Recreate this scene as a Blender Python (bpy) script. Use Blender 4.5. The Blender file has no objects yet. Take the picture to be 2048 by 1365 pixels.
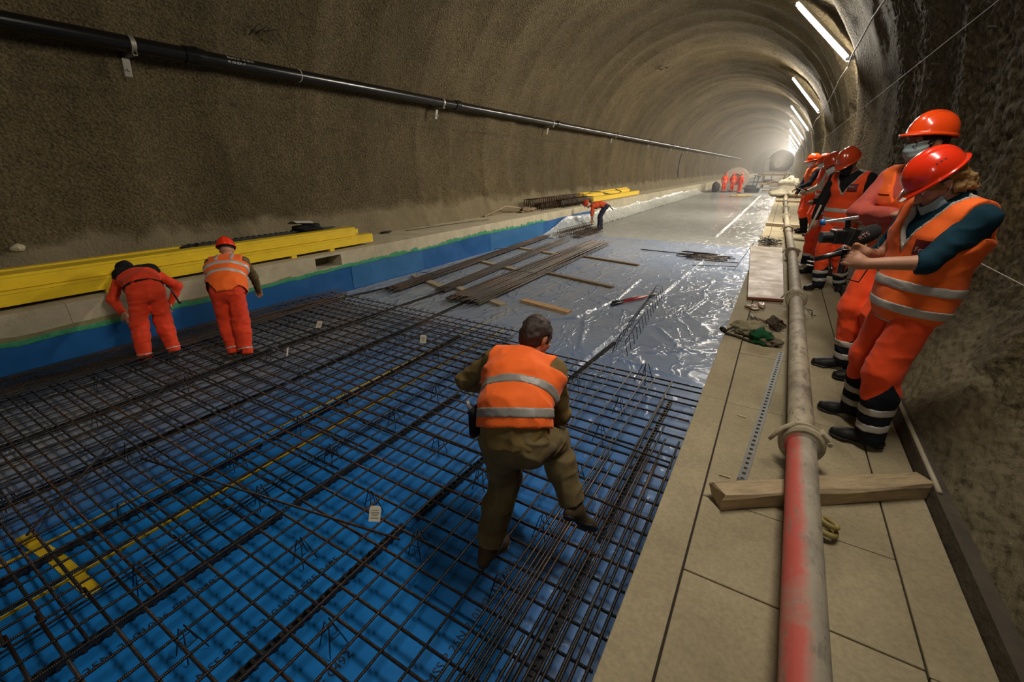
import bpy, bmesh, math, random
import numpy as np
from mathutils import Vector, Matrix, Euler

random.seed(7)
SC = bpy.context.scene
COL = SC.collection
R = math.radians
pi = math.pi

# ---------------------------------------------------------------- camera
CAM_H = 2.29                       # eye height above the track floor (1.5 m above the walkways)
PLAT = 0.79                        # top of both walkways
cd = bpy.data.cameras.new('camera')
cam = bpy.data.objects.new('camera', cd)
COL.objects.link(cam)
cd.sensor_width = 36.0
cd.lens = 860.0 / 2048.0 * 36.0
cd.clip_start = 0.05
cd.clip_end = 400
PITCH = math.atan2(347.5, 860.0)
YAW = math.atan2(551.0, math.hypot(860.0, 347.5))
cam.location = (0, 0, CAM_H)
cam.rotation_euler = (pi / 2 - PITCH, 0, YAW)
SC.camera = cam

# ---------------------------------------------------------------- world, exposure
w = bpy.data.worlds.new('tunnel_dark')
SC.world = w
w.use_nodes = True
w.node_tree.nodes['Background'].inputs[0].default_value = (0.02, 0.018, 0.014, 1)
w.node_tree.nodes['Background'].inputs[1].default_value = 1.0
SC.view_settings.view_transform = 'Standard'
SC.view_settings.look = 'None'
SC.view_settings.gamma = 1.0
SC.view_settings.use_curve_mapping = False
SC.view_settings.exposure = 0.0
SC.cycles.use_denoising = True
SC.cycles.max_bounces = 6
SC.cycles.diffuse_bounces = 3
SC.cycles.glossy_bounces = 3
SC.cycles.volume_bounces = 0
SC.cycles.use_adaptive_sampling = True
SC.cycles.adaptive_threshold = 0.04
SC.cycles.transparent_max_bounces = 8
SC.cycles.sample_clamp_indirect = 6.0

# ---------------------------------------------------------------- lamps of the tunnel (transverse tubes on the right haunch)
TUN_C = (-3.6, 2.29)               # axis of the vault (x, z)
TUN_R = 5.0
LAMP_A0, LAMP_A1 = R(50), R(26.5)    # angular position of the tube ends
LAMP_Y = [-8.2, 2.6, 13.7, 24.6, 35.5, 46.0, 57.0, 68.0, 79.0, 90.0, 101.0, 112.0, 123.0, 134.0, 145.0]
LAMP_POWER = 930.0
LAMP_GAIN = {-8.2: 0.22, 2.6: 0.22}
LAMP_COL = (1.0, 0.915, 0.78)


def lamp_ends(y):
    r = TUN_R - 0.24
    a = Vector((TUN_C[0] + r * math.cos(LAMP_A0), y + 0.8, TUN_C[1] + r * math.sin(LAMP_A0)))
    b = Vector((TUN_C[0] + r * math.cos(LAMP_A1), y - 0.8, TUN_C[1] + r * math.sin(LAMP_A1)))
    return a, b


for y in LAMP_Y:
    a, b = lamp_ends(y)
    m = (a + b) / 2
    inward = Vector((TUN_C[0], m.y, TUN_C[1])) - m
    inward.y = 0
    inward.normalize()
    zx = (b - a).normalized()
    z0 = -(inward - zx * inward.dot(zx)).normalized()
    # a tube shines round about: one strip straight into the vault, two to its sides
    for tilt, part in ((0, .56), (R(72), .22), (-R(72), .22)):
        ld = bpy.data.lights.new('tube_light', 'AREA')
        ld.shape = 'RECTANGLE'
        ld.size = (b - a).length
        ld.size_y = 0.08
        ld.energy = LAMP_POWER * LAMP_GAIN.get(y, 1.0) * part
        ld.color = LAMP_COL
        lo = bpy.data.objects.new('tube_light', ld)
        COL.objects.link(lo)
        zz = Matrix.Rotation(tilt, 3, zx) @ z0
        zy = zz.cross(zx)
        q = m + inward * .05 - zz * .02
        lo.matrix_world = Matrix(((zx.x, zy.x, zz.x, q.x), (zx.y, zy.y, zz.y, q.y), (zx.z, zy.z, zz.z, q.z), (0, 0, 0, 1)))


# ---------------------------------------------------------------- helpers: naming
def tag(o, label=None, cat=None, group=None, kind=None):
    if label: o['label'] = label
    if cat: o['category'] = cat
    if group: o['group'] = group
    if kind: o['kind'] = kind
    return o


ORG = {}


def org(o):
    return ORG.get(o.name, Vector((0, 0, 0)))


def thing(name, label, cat, loc=(0, 0, 0), group=None):
    o = bpy.data.objects.new(name, None)
    o.empty_display_size = 0.1
    COL.objects.link(o)
    o.location = loc
    ORG[o.name] = Vector(loc)
    return tag(o, label, cat, group)


def link_mesh(name, verts, faces, mat, parent=None, smooth=True, loc=None, midx=None):
    """verts in world coordinates; the object gets its origin at its parent's base or at its own base"""
    verts = np.asarray(verts, dtype=np.float64)
    if parent is not None:
        o0 = org(parent)
    elif loc is not None:
        o0 = Vector(loc)
    else:
        lo, hi = verts.min(0), verts.max(0)
        o0 = Vector(((lo[0] + hi[0]) / 2, (lo[1] + hi[1]) / 2, lo[2]))
    me = bpy.data.meshes.new(name)
    me.from_pydata((verts - np.array(o0)).tolist(), [], faces if isinstance(faces, list) else faces.tolist())
    if smooth is True:
        me.polygons.foreach_set('use_smooth', [True] * len(me.polygons))
    o = bpy.data.objects.new(name, me)
    for m in (mat if isinstance(mat, (list, tuple)) else [mat]):
        me.materials.append(m)
    if midx is not None:
        me.polygons.foreach_set('material_index', midx)
    COL.objects.link(o)
    if parent is not None:
        o.parent = parent
    else:
        o.location = o0
    ORG[o.name] = o0
    me.update()
    return o


def frame_from(d, up=(0, 0, 1)):
    d = Vector(d).normalized()
    up = Vector(up)
    if abs(d.dot(up)) > .98: up = Vector((1, 0, 0)) if abs(d.x) < .9 else Vector((0, 1, 0))
    x = up.cross(d).normalized()
    return x, d.cross(x).normalized(), d


class MB:
    """collects shapes of one part into one mesh"""

    def __init__(s):
        s.v = []; s.f = []; s.m = []; s.cur = 0

    def add(s, vs, fs):
        n = len(s.v)
        s.v += [tuple(p) for p in vs]
        s.f += [tuple(i + n for i in f) for f in fs]
        s.m += [s.cur] * len(fs)
        return s

    def box(s, c, size, rz=0, rx=0, ry=0, bev=0.0):
        M = Euler((rx, ry, rz)).to_matrix()
        hx, hy, hz = size[0] / 2, size[1] / 2, size[2] / 2
        c = Vector(c)
        if bev <= 0:
            vs = [c + M @ Vector((x * hx, y * hy, z * hz)) for z in (-1, 1) for y in (-1, 1) for x in (-1, 1)]
            return s.add(vs, [(0, 2, 3, 1), (4, 5, 7, 6), (0, 1, 5, 4), (2, 6, 7, 3), (0, 4, 6, 2), (1, 3, 7, 5)])
        bm = bmesh.new()
        bmesh.ops.create_cube(bm, size=1)
        for v in bm.verts: v.co = Vector((v.co.x * size[0], v.co.y * size[1], v.co.z * size[2]))
        bmesh.ops.bevel(bm, geom=bm.edges[:] , offset=min(bev, min(size) * .45), segments=2, affect='EDGES', profile=.5)
        bm.verts.index_update()
        vs = [c + M @ v.co for v in bm.verts]
        fs = [tuple(v.index for v in f.verts) for f in bm.faces]
        bm.free()
        return s.add(vs, fs)

    def tube(s, pts, r, n=8, caps=True, closed=False):
        pts = [Vector(p) for p in pts]
        N = len(pts)
        rs = r if isinstance(r, (list, tuple)) else [r] * N
        vs, fs = [], []
        px = None
        for i, p in enumerate(pts):
            if closed:
                d = pts[(i + 1) % N] - pts[i - 1]
            else:
                d = pts[min(i + 1, N - 1)] - pts[max(i - 1, 0)]
            if px is None:
                x, y, d = frame_from(d)
            else:
                d = d.normalized()
                x = px - d * px.dot(d)
                x = x.normalized() if x.length > 1e-6 else frame_from(d)[0]
                y = d.cross(x)
            px = x
            for k in range(n):
                a = 2 * pi * k / n
                vs.append(p + x * (rs[i] * math.cos(a)) + y * (rs[i] * math.sin(a)))
        M = N if closed else N - 1
        for i in range(M):
            j = (i + 1) % N
            for k in range(n):
                k2 = (k + 1) % n
                fs.append((i * n + k, i * n + k2, j * n + k2, j * n + k))
        if caps and not closed:
            fs.append(tuple(range(n - 1, -1, -1)))
            fs.append(tuple((N - 1) * n + k for k in range(n)))
        return s.add(vs, fs)

    def cyl(s, a, b, r, n=16, r2=None):
        return s.tube([a, b], [r, r if r2 is None else r2], n)

    def ring(s, c, d, R0, r, n=32, m=8):
        x, y, d = frame_from(d)
        c = Vector(c)
        return s.tube([c + x * (R0 * math.cos(2 * pi * k / n)) + y * (R0 * math.sin(2 * pi * k / n)) for k in range(n)], r, m, closed=True)

    def lathe(s, a, d, prof, n=32):
        """prof: list of (t along d, radius)"""
        x, y, d = frame_from(d)
        a = Vector(a)
        vs, fs = [], []
        for t, r in prof:
            for k in range(n):
                an = 2 * pi * k / n
                vs.append(a + d * t + x * (r * math.cos(an)) + y * (r * math.sin(an)))
        for i in range(len(prof) - 1):
            for k in range(n):
                k2 = (k + 1) % n
                fs.append((i * n + k, i * n + k2, (i + 1) * n + k2, (i + 1) * n + k))
        return s.add(vs, fs)

    def prism(s, poly, z0, z1):
        n = len(poly)
        vs = [(p[0], p[1], z0) for p in poly] + [(p[0], p[1], z1) for p in poly]
        fs = [tuple(range(n - 1, -1, -1)), tuple(range(n, 2 * n))]
        fs += [(i, (i + 1) % n, n + (i + 1) % n, n + i) for i in range(n)]
        return s.add(vs, fs)

    def extr(s, a, b, prof, up=(0, 0, 1)):
        """extrude a 2-D profile [(side, up)] from a to b"""
        a, b = Vector(a), Vector(b)
        x, y, d = frame_from(b - a, up)
        n = len(prof)
        vs = [a + x * p[0] + y * p[1] for p in prof] + [b + x * p[0] + y * p[1] for p in prof]
        fs = [tuple(range(n - 1, -1, -1)), tuple(range(n, 2 * n))]
        fs += [(i, (i + 1) % n, n + (i + 1) % n, n + i) for i in range(n)]
        return s.add(vs, fs)

    def grid(s, P):
        """P: array (nu, nv, 3)"""
        nu, nv = P.shape[:2]
        vs = P.reshape(-1, 3).tolist()
        fs = [(i * nv + j, (i + 1) * nv + j, (i + 1) * nv + j + 1, i * nv + j + 1) for i in range(nu - 1) for j in range(nv - 1)]
        return s.add(vs, fs)

    def build(s, name, mat, parent=None, smooth=False, loc=None, ang=None):
        o = link_mesh(name, s.v, s.f, mat, parent, smooth, loc, s.m if max(s.m) > 0 else None)
        if ang is not None:
            o.data.polygons.foreach_set('use_smooth', [True] * len(o.data.polygons))
            o.data.set_sharp_from_angle(angle=R(ang))
        return o


def copy_tree(o, parent=None):
    c = o.copy()
    COL.objects.link(c)
    if parent is not None: c.parent = parent
    for ch in o.children: copy_tree(ch, c)
    return c


# ---------------------------------------------------------------- helpers: numeric noise
def _hash(i, j, k):
    h = (i * 374761393 + j * 668265263 + k * 2147483647 + 1013904223) & 0xFFFFFFFF
    h = ((h ^ (h >> 13)) * 1274126177) & 0xFFFFFFFF
    h = h ^ (h >> 16)
    return (h & 0xFFFF).astype(np.float32) / 32767.5 - 1.0


def vnoise(x, y, z=0.0):
    x, y, z = np.broadcast_arrays(np.asarray(x, np.float32), np.asarray(y, np.float32), np.asarray(z, np.float32))
    i, j, k = np.floor(x).astype(np.int64), np.floor(y).astype(np.int64), np.floor(z).astype(np.int64)
    u, v, w_ = x - i, y - j, z - k
    u, v, w_ = u * u * (3 - 2 * u), v * v * (3 - 2 * v), w_ * w_ * (3 - 2 * w_)
    r = 0
    for a in (0, 1):
        for b in (0, 1):
            for c in (0, 1):
                r = r + _hash(i + a, j + b, k + c) * (u if a else 1 - u) * (v if b else 1 - v) * (w_ if c else 1 - w_)
    return r


def fbm(x, y, z=0.0, o=3):
    s, a = 0, 1.0
    for q in range(o):
        s = s + a * vnoise(x * 2 ** q + 17.3 * q, y * 2 ** q - 9.1 * q, z * 2 ** q + 3.7 * q)
        a *= .5
    return s


# ---------------------------------------------------------------- helpers: materials
def new_mat(name):
    m = bpy.data.materials.new(name)
    m.use_nodes = True
    nt = m.node_tree
    b = nt.nodes['Principled BSDF']
    return m, nt, b


def N(nt, typ, **kw):
    n = nt.nodes.new(typ)
    for k, v in kw.items():
        if k.startswith('i_'):
            n.inputs[k[2:].replace('_', ' ')].default_value = v
        else:
            setattr(n, k, v)
    return n


def ramp(nt, fac, stops):
    r = nt.nodes.new('ShaderNodeValToRGB')
    els = r.color_ramp.elements
    while len(els) > 1: els.remove(els[-1])
    els[0].position = stops[0][0]
    els[0].color = (*stops[0][1], 1) if len(stops[0][1]) == 3 else stops[0][1]
    for p, c in stops[1:]:
        e = els.new(p)
        e.color = (*c, 1) if len(c) == 3 else c
    nt.links.new(fac, r.inputs[0])
    return r


def noise(nt, scale, detail=4, rough=.6, vec=None, dist=0.0):
    n = nt.nodes.new('ShaderNodeTexNoise')
    n.inputs['Scale'].default_value = scale
    n.inputs['Detail'].default_value = detail
    n.inputs['Roughness'].default_value = rough
    n.inputs['Distortion'].default_value = dist
    if vec is not None: nt.links.new(vec, n.inputs['Vector'])
    return n


def worldpos(nt, scale=None):
    g = nt.nodes.new('ShaderNodeNewGeometry')
    if scale is None: return g.outputs['Position']
    m = nt.nodes.new('ShaderNodeMapping')
    m.inputs['Scale'].default_value = scale
    nt.links.new(g.outputs['Position'], m.inputs['Vector'])
    return m.outputs[0]


def objpos(nt, scale=None):
    g = nt.nodes.new('ShaderNodeTexCoord')
    if scale is None: return g.outputs['Object']
    m = nt.nodes.new('ShaderNodeMapping')
    m.inputs['Scale'].default_value = scale
    nt.links.new(g.outputs['Object'], m.inputs['Vector'])
    return m.outputs[0]


def mixc(nt, fac, a, b, mode='MIX'):
    n = nt.nodes.new('ShaderNodeMix')
    n.data_type = 'RGBA'
    n.blend_type = mode
    for sock, val in ((n.inputs[0], fac), (n.inputs[6], a), (n.inputs[7], b)):
        if hasattr(val, 'is_linked'):
            nt.links.new(val, sock)
        elif isinstance(val, (int, float)):
            sock.default_value = val
        else:
            sock.default_value = (*val, 1)
    return n.outputs[2]


def bump(nt, b, height, strength=.5, dist=.01, prev=None):
    n = nt.nodes.new('ShaderNodeBump')
    n.inputs['Strength'].default_value = strength
    n.inputs['Distance'].default_value = dist
    nt.links.new(height, n.inputs['Height'])
    if prev is not None: nt.links.new(prev, n.inputs['Normal'])
    nt.links.new(n.outputs[0], b.inputs['Normal'])
    return n.outputs[0]


def mat_plain(name, col, rough=.6, metal=0.0, var=.25, scale=8, bumps=0.0, bscale=60, spec=.5, coat=0.0, bdist=.004):
    """base colour with procedural mottling (dirt) and a fine bump"""
    m, nt, b = new_mat(name)
    p = objpos(nt)
    n1 = noise(nt, scale, 5, .65, p)
    c = ramp(nt, n1.outputs['Fac'], [(.25, tuple(x * (1 - var) for x in col)), (.75, tuple(min(1, x * (1 + var * .6)) for x in col))])
    nt.links.new(c.outputs[0], b.inputs['Base Color'])
    b.inputs['Roughness'].default_value = rough
    b.inputs['Metallic'].default_value = metal
    b.inputs['Specular IOR Level'].default_value = spec
    b.inputs['Coat Weight'].default_value = coat
    if bumps > 0:
        n2 = noise(nt, bscale, 4, .6, p)
        bump(nt, b, n2.outputs['Fac'], bumps, bdist)
    return m
# ================================================================ materials of the setting
def mat_shotcrete(name, col, grain=1.0, ks=1.0):
    m, nt, b = new_mat(name)
    p = worldpos(nt)
    big = noise(nt, .55, 4, .6, p)
    mid = noise(nt, 5.0, 5, .7, p)
    fine = noise(nt, 32.0 * ks, 4, .75, p)
    c1 = ramp(nt, big.outputs['Fac'], [(.3, tuple(x * .72 for x in col)), (.7, tuple(x * 1.15 for x in col))])
    c2 = ramp(nt, mid.outputs['Fac'], [(.3, (.72, .72, .72)), (.7, (1.1, 1.08, 1.05))])
    c = mixc(nt, 1.0, c1.outputs[0], c2.outputs[0], 'MULTIPLY')
    c3 = ramp(nt, fine.outputs['Fac'], [(.36, (.25, .235, .21)), (.58, (1.18, 1.15, 1.10))])  # dark pits between the lumps: their shade is put into the colour
    c = mixc(nt, .85, c, c3.outputs[0], 'MULTIPLY')
    # smoother, greyer sprayed foot of the wall with a ragged upper border
    sx = nt.nodes.new('ShaderNodeSeparateXYZ')
    nt.links.new(p, sx.inputs[0])
    edge = noise(nt, 1.3, 4, .6, p)
    ad = N(nt, 'ShaderNodeMath', operation='MULTIPLY_ADD')
    nt.links.new(edge.outputs['Fac'], ad.inputs[0])
    ad.inputs[1].default_value = -.9
    nt.links.new(sx.outputs['Z'], ad.inputs[2])
    foot = ramp(nt, ad.outputs[0], [(.0, (1, 1, 1)), (.80, (1, 1, 1)), (1.0, (0, 0, 0))])
    fc = mixc(nt, .6, (.18, .148, .088), c2.outputs[0], 'MULTIPLY')
    c = mixc(nt, foot.outputs[0], c, fc)
    nt.links.new(c, b.inputs['Base Color'])
    b.inputs['Roughness'].default_value = .9
    b.inputs['Specular IOR Level'].default_value = .25
    g = noise(nt, 26.0 * ks, 6, .72, p)
    v = N(nt, 'ShaderNodeTexVoronoi', feature='SMOOTH_F1')
    v.inputs['Scale'].default_value = 30.0 * ks
    nt.links.new(p, v.inputs['Vector'])
    hsum = N(nt, 'ShaderNodeMath', operation='ADD')
    nt.links.new(g.outputs['Fac'], hsum.inputs[0])
    nt.links.new(v.outputs['Distance'], hsum.inputs[1])
    inv = N(nt, 'ShaderNodeMath', operation='MULTIPLY_ADD')
    nt.links.new(foot.outputs[0], inv.inputs[0])
    inv.inputs[1].default_value = -.75
    inv.inputs[2].default_value = 1.0
    hm = N(nt, 'ShaderNodeMath', operation='MULTIPLY')
    nt.links.new(hsum.outputs[0], hm.inputs[0])
    nt.links.new(inv.outputs[0], hm.inputs[1])
    bump(nt, b, hm.outputs[0], 1.0, .06 * grain)
    return m


def mat_concrete(name, col, stain=.25, sc=3.0):
    m, nt, b = new_mat(name)
    p = worldpos(nt)
    n1 = noise(nt, sc, 6, .7, p, .3)
    n2 = noise(nt, 60, 3, .6, p)
    n3 = noise(nt, .8, 3, .5, p)
    c = ramp(nt, n1.outputs['Fac'], [(.25, tuple(x * (1 - stain) for x in col)), (.55, col), (.8, tuple(min(1, x * 1.18) for x in col))])
    c2 = ramp(nt, n2.outputs['Fac'], [(.3, (.82, .82, .80)), (.7, (1.06, 1.06, 1.06))])
    c3 = ramp(nt, n3.outputs['Fac'], [(.3, (.85, .84, .80)), (.7, (1.05, 1.05, 1.05))])
    o = mixc(nt, 1, c.outputs[0], c2.outputs[0], 'MULTIPLY')
    o = mixc(nt, 1, o, c3.outputs[0], 'MULTIPLY')
    nt.links.new(o, b.inputs['Base Color'])
    b.inputs['Roughness'].default_value = .85
    b.inputs['Specular IOR Level'].default_value = .3
    bump(nt, b, n2.outputs['Fac'], .25, .004)
    return m


M_SHOT = mat_shotcrete('shotcrete', (.178, .140, .075))
M_SHOTR = mat_shotcrete('coarse_shotcrete', (.178, .140, .075), 1.7, .72)
M_CONC = mat_concrete('walkway_concrete', (.345, .288, .182))
M_CONC_L = mat_concrete('bench_concrete', (.50, .44, .32))
M_GROOVE = mat_plain('joint_dark', (.05, .04, .03), .95)


def mat_blue(name, col, rough=.28):
    m, nt, b = new_mat(name)
    p = worldpos(nt)
    n1 = noise(nt, 2.2, 5, .65, p)
    n2 = noise(nt, 140, 2, .5, p)
    c = ramp(nt, n1.outputs['Fac'], [(.25, tuple(x * .8 for x in col)), (.75, tuple(x * 1.12 for x in col))])
    nt.links.new(c.outputs[0], b.inputs['Base Color'])
    rr = ramp(nt, n1.outputs['Fac'], [(.3, (rough, ) * 3), (.7, (rough + .16, ) * 3)])
    nt.links.new(rr.outputs[0], b.inputs['Roughness'])
    b.inputs['Specular IOR Level'].default_value = .5
    bump(nt, b, n2.outputs['Fac'], .08, .002)
    return m


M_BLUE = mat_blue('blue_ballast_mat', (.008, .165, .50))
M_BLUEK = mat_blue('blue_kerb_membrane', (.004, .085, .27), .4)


# ================================================================ vault
def vault_r(th, y):
    """inner radius of the sprayed lining; th from the right springing (0) over the crown (pi/2) to the left (pi)"""
    r = np.full(np.broadcast(th, y).shape, TUN_R, np.float32)
    # lattice girders sprayed over: one soft rib every 1.55 m, of uneven strength
    k = y / 1.55
    i = np.floor(k)
    amp = .065 + .055 * vnoise(i * 3.1, th * .9, 2.2)
    r = r - amp * (.5 + .5 * np.cos(2 * pi * (k - i))) ** 1.5
    r = r + .05 * fbm(y * .55, th * 2.3, 7.7, 2) + .018 * fbm(y * 2.5, th * 9, 1.3, 2)
    # heavier ribs beside each lamp, strongest on the right
    for yl in LAMP_Y:
        a = .17 if yl > 5 else .0
        r = r - a * np.exp(-((y - (yl - .75)) / .50) ** 2) * (.30 + 1.1 * np.exp(-(th / .36) ** 2))
        # niche that each lamp sits in
        r = r + .05 * np.exp(-((y - (yl + .2)) / .9) ** 2) * np.exp(-((th - .72) / .3) ** 2)
    return r


def vault_patch(name, th0, th1, nt_, ys, mat=None):
    th = np.linspace(th0, th1, nt_)[None, :]
    yy = np.asarray(ys)[:, None]
    r = vault_r(th, yy)
    if mat is not None:      # lumps of the coarse sprayed concrete, modelled where the wall is near
        r = r - .017 * fbm(yy * 15, th * 75, 3.1, 2) * np.clip((11 - yy) / 2, 0, 1) * np.clip((th + .12) / .12, .6, 1)
    P = np.stack([TUN_C[0] + r * np.cos(th), np.broadcast_to(yy, r.shape), TUN_C[1] + r * np.sin(th)], -1)
    # the foot of the right wall is thickened where it meets the walkway
    z = P[..., 2]
    lift = np.clip((1.75 - z) / 1.0, 0, 1) ** 1.5
    P[..., 0] -= np.where(P[..., 0] > TUN_C[0], 1, 0) * lift * .22 * (1 + .12 * fbm(P[..., 1] * 1.7, P[..., 2] * 2, 0, 2))
    P[..., 0] += np.where(P[..., 0] < TUN_C[0], 1, 0) * lift * .10
    mb = MB()
    mb.grid(P)
    o = mb.build(name, mat or M_SHOT, smooth=True, loc=(0, 0, 0))
    o['kind'] = 'structure'
    return o


ys = np.concatenate([np.arange(-12, -2, .3), np.arange(-2, 16, .07), np.arange(16, 40, .12), np.arange(40, 152, .35)])
THB = -math.asin((TUN_C[1] - .3) / TUN_R)
ysr = np.concatenate([np.arange(-12, -2, .3), np.arange(-2, 1, .07), np.arange(1, 9.5, .022), np.arange(9.5, 16, .06), np.arange(16, 40, .12), np.arange(40, 152, .35)])
vault_patch('wall_right', THB, R(28), 270, ysr, M_SHOTR)
vault_patch('ceiling', R(28), R(140), 130, ys)
vault_patch('wall_left', R(140), pi - THB, 110, ys)
# end of what the lamps light: the tunnel bends away and closes the view
mb = MB()
mb.grid(np.array([[(x, 151.5 + .02 * (x + 3.6) ** 2, z) for z in (-.2, 1, 3, 5, 7.6)] for x in np.linspace(-9.5, 2.5, 13)]))
o = mb.build('wall_far', M_SHOT, smooth=True, loc=(0, 0, 0)); o['kind'] = 'structure'
mb = MB()
mb.grid(np.array([[(x, -12.0, z) for z in (-.2, 1, 3, 5, 7.6)] for x in np.linspace(-9.5, 2.5, 5)]))
o = mb.build('wall_back', M_SHOT, smooth=True, loc=(0, 0, 0)); o['kind'] = 'structure'

# ================================================================ track floor
KL, KR = -7.05, -0.22
mb = MB()
mb.box((-3.6, 1.6, -.05), (7.6, 27.2, .1))
o = mb.build('floor', M_BLUE, loc=(0, 0, -.1)); o['kind'] = 'structure'
M_SCREED = mat_concrete('far_screed', (.25, .26, .265))
mb = MB()
mb.box((-3.6, 83.6, -.05), (7.6, 136.8, .1))
o = mb.build('floor_far', M_SCREED, loc=(0, 0, -.1)); o['kind'] = 'structure'

# ================================================================ right walkway: kerb beam and cover slabs with open joints
mb = MB()
g = .006
joints = sorted([-1.0, -.15, .953 - .45, 1.44, 1.95, 2.98, 3.47, 4.4, 5.4, 6.4, 7.4])
# kerb beam
def rough_strip(x0, x1, y0, y1, top=PLAT):
    mb.box(((x0 + x1) / 2, (y0 + y1) / 2, top / 2), (x1 - x0, y1 - y0, top), bev=.004)
yk = [-6.0, -2.0, 3.0, 8.0, 14.0, 20.0, 30.0, 40.0, 60.0, 90.0, 152.0]
for a, b_ in zip(yk[:-1], yk[1:]): rough_strip(KR, -.058, a + .001, b_ - .001)
ya = [-6.0, -1.6, -.6, .45, 1.44, 1.93, 2.98, 3.97, 4.97, 5.97, 6.97, 7.97, 8.97, 9.97, 11, 12, 13, 14, 15, 16, 18, 20, 22, 24, 28, 32, 36, 40, 50, 60, 80, 152]
for a, b_ in zip(ya[:-1], ya[1:]): rough_strip(-.050, .692, a + .0022, b_ - .0022, PLAT - .003 + .004 * random.random())
yb = [-6.0, -.9, 1.42, 2.55, 3.6, 4.6, 5.6, 6.6, 7.6, 8.6, 9.6, 10.6, 12.6, 14.6, 17, 20, 26, 34, 46, 70, 152]
for a, b_ in zip(yb[:-1], yb[1:]): rough_strip(.699, .885, a + .0022, b_ - .0022, PLAT - .002 + .004 * random.random())
o = mb.build('trim_1', M_CONC, loc=(.3, 0, 0)); o['kind'] = 'structure'
mb = MB()
mb.box((.35, 73, .37), (1.06, 158, .74))
mb.box((1.06, 73, .36), (.60, 158, .72))
o = mb.build('trim_2', M_GROOVE, loc=(.3, 0, 0)); o['kind'] = 'structure'

# ================================================================ left walkway with a niche in its face
mb = MB()
NY0, NY1, NZ0, NZ1 = 4.87, 5.43, .54, .745
Lx = -8.9
def strip(x0, x1, y0, y1, z0, z1): mb.box(((x0 + x1) / 2, (y0 + y1) / 2, (z0 + z1) / 2), (x1 - x0, y1 - y0, z1 - z0))
yl = [-6.0, -1.0, 1.5, NY0]
for a, b_ in zip(yl[:-1], yl[1:]): strip(Lx, KL, a + .002, b_ - .002, 0, PLAT)
strip(Lx, KL - .45, NY0, NY1, 0, PLAT)
strip(KL - .45, KL, NY0, NY1, 0, NZ0)
strip(KL - .45, KL, NY0, NY1, NZ1, PLAT)
yl = [NY1, 6.3, 8.9, 11.4, 13.9, 16.4, 18.9, 22, 26, 30, 40, 60, 90, 152]
for a, b_ in zip(yl[:-1], yl[1:]): strip(Lx, KL, a + .002, b_ - .002, 0, PLAT)
o = mb.build('trim_3', M_CONC_L, loc=(-7.9, 0, 0)); o['kind'] = 'structure'

# ================================================================ dust haze that hangs in the far part of the tube
mh = bpy.data.materials.new('dust_haze')
mh.use_nodes = True
nh = mh.node_tree
nh.nodes.clear()
oh = nh.nodes.new('ShaderNodeOutputMaterial')
vs_ = nh.nodes.new('ShaderNodeVolumeScatter')
vs_.inputs['Color'].default_value = (1, .97, .92, 1)
vs_.inputs['Density'].default_value = .0048
vs_.inputs['Anisotropy'].default_value = .35
nh.links.new(vs_.outputs[0], oh.inputs['Volume'])
mb = MB()
mb.box((-3.6, 89.0, 3.6), (12.4, 126.0, 8.0))
o = mb.build('dust_haze', mh, loc=(-3.6, 89, -.4))
tag(o, 'thin grey dust haze hanging in the far half of the tunnel', 'haze', None, 'stuff')
# ================================================================ lamps and cables
M_HOUSING = mat_plain('lamp_housing', (.75, .75, .72), .4)
mt, ntt, bt = new_mat('lamp_tube')
bt.inputs['Base Color'].default_value = (1, 1, 1, 1)
bt.inputs['Emission Color'].default_value = (1, .95, .86, 1)
bt.inputs['Emission Strength'].default_value = 14.0
M_TUBE = mt
ordn = ['first', 'second', 'third', 'fourth', 'fifth', 'sixth', 'seventh', 'eighth', 'ninth', 'tenth', 'eleventh', 'twelfth', 'thirteenth']
k = 0
for y in LAMP_Y:
    a, b = lamp_ends(y)
    d = (b - a).normalized()
    out = (a + b) / 2 - Vector((TUN_C[0], (a.y + b.y) / 2, TUN_C[1]))
    out.y = 0
    out.normalize()
    if y < 5:
        lab = 'fluorescent lamp on the vault outside the picture, ' + ('above the walkway' if y > 0 else 'behind the viewer')
    else:
        lab = 'glowing fluorescent lamp on the vault, %s of the row from the near end' % ordn[k]
        k += 1
    t = thing('fluorescent_lamp', lab, 'lamp', (a + b) / 2, 'fluorescent lamps along the vault')
    h = MB()
    pr = [(-.07, .06), (.07, .06), (.09, .0), (.06, -.01), (-.06, -.01), (-.09, .0)]
    h.extr(a + out * .05, b + out * .05, pr, up=out)
    h.build('housing', M_HOUSING, t)
    L = (b - a).length
    x, yv, _ = frame_from(d, out)
    tb = MB()
    pr = [(-.085, .0), (-.075, -.035), (-.04, -.06), (.04, -.06), (.075, -.035), (.085, .0)]
    tb.extr(a + d * .03 + out * .035, b - d * .03 + out * .035, pr, up=out)
    tb.build('diffuser', M_TUBE, t)
    for q in (a, b):
        e = MB()
        e.box(q + out * .05, (.16, .05, .08), rz=0)
        e.build('end_cap', M_HOUSING, t)
# ================================================================ kerb membrane, plastic film, tape, printing on the mats
M_GREEN = mat_plain('green_sealant', (.04, .26, .12), .5, var=.45, scale=30, bumps=.4, bscale=90)
M_YTAPE = mat_plain('yellow_tape', (.62, .42, .02), .5, var=.2)
M_OTAPE = mat_plain('sand_tape', (.55, .40, .22), .6, var=.2)
M_INK = mat_plain('black_ink', (.006, .012, .03), .7)


def edge_z(y):
    y = np.asarray(y, float)
    return .475 + .012 * vnoise(y * 6, 3.3) + .02 * vnoise(y * .9, 8.1) + .06 * np.clip((y - 4) / 6, 0, 1)


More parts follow.
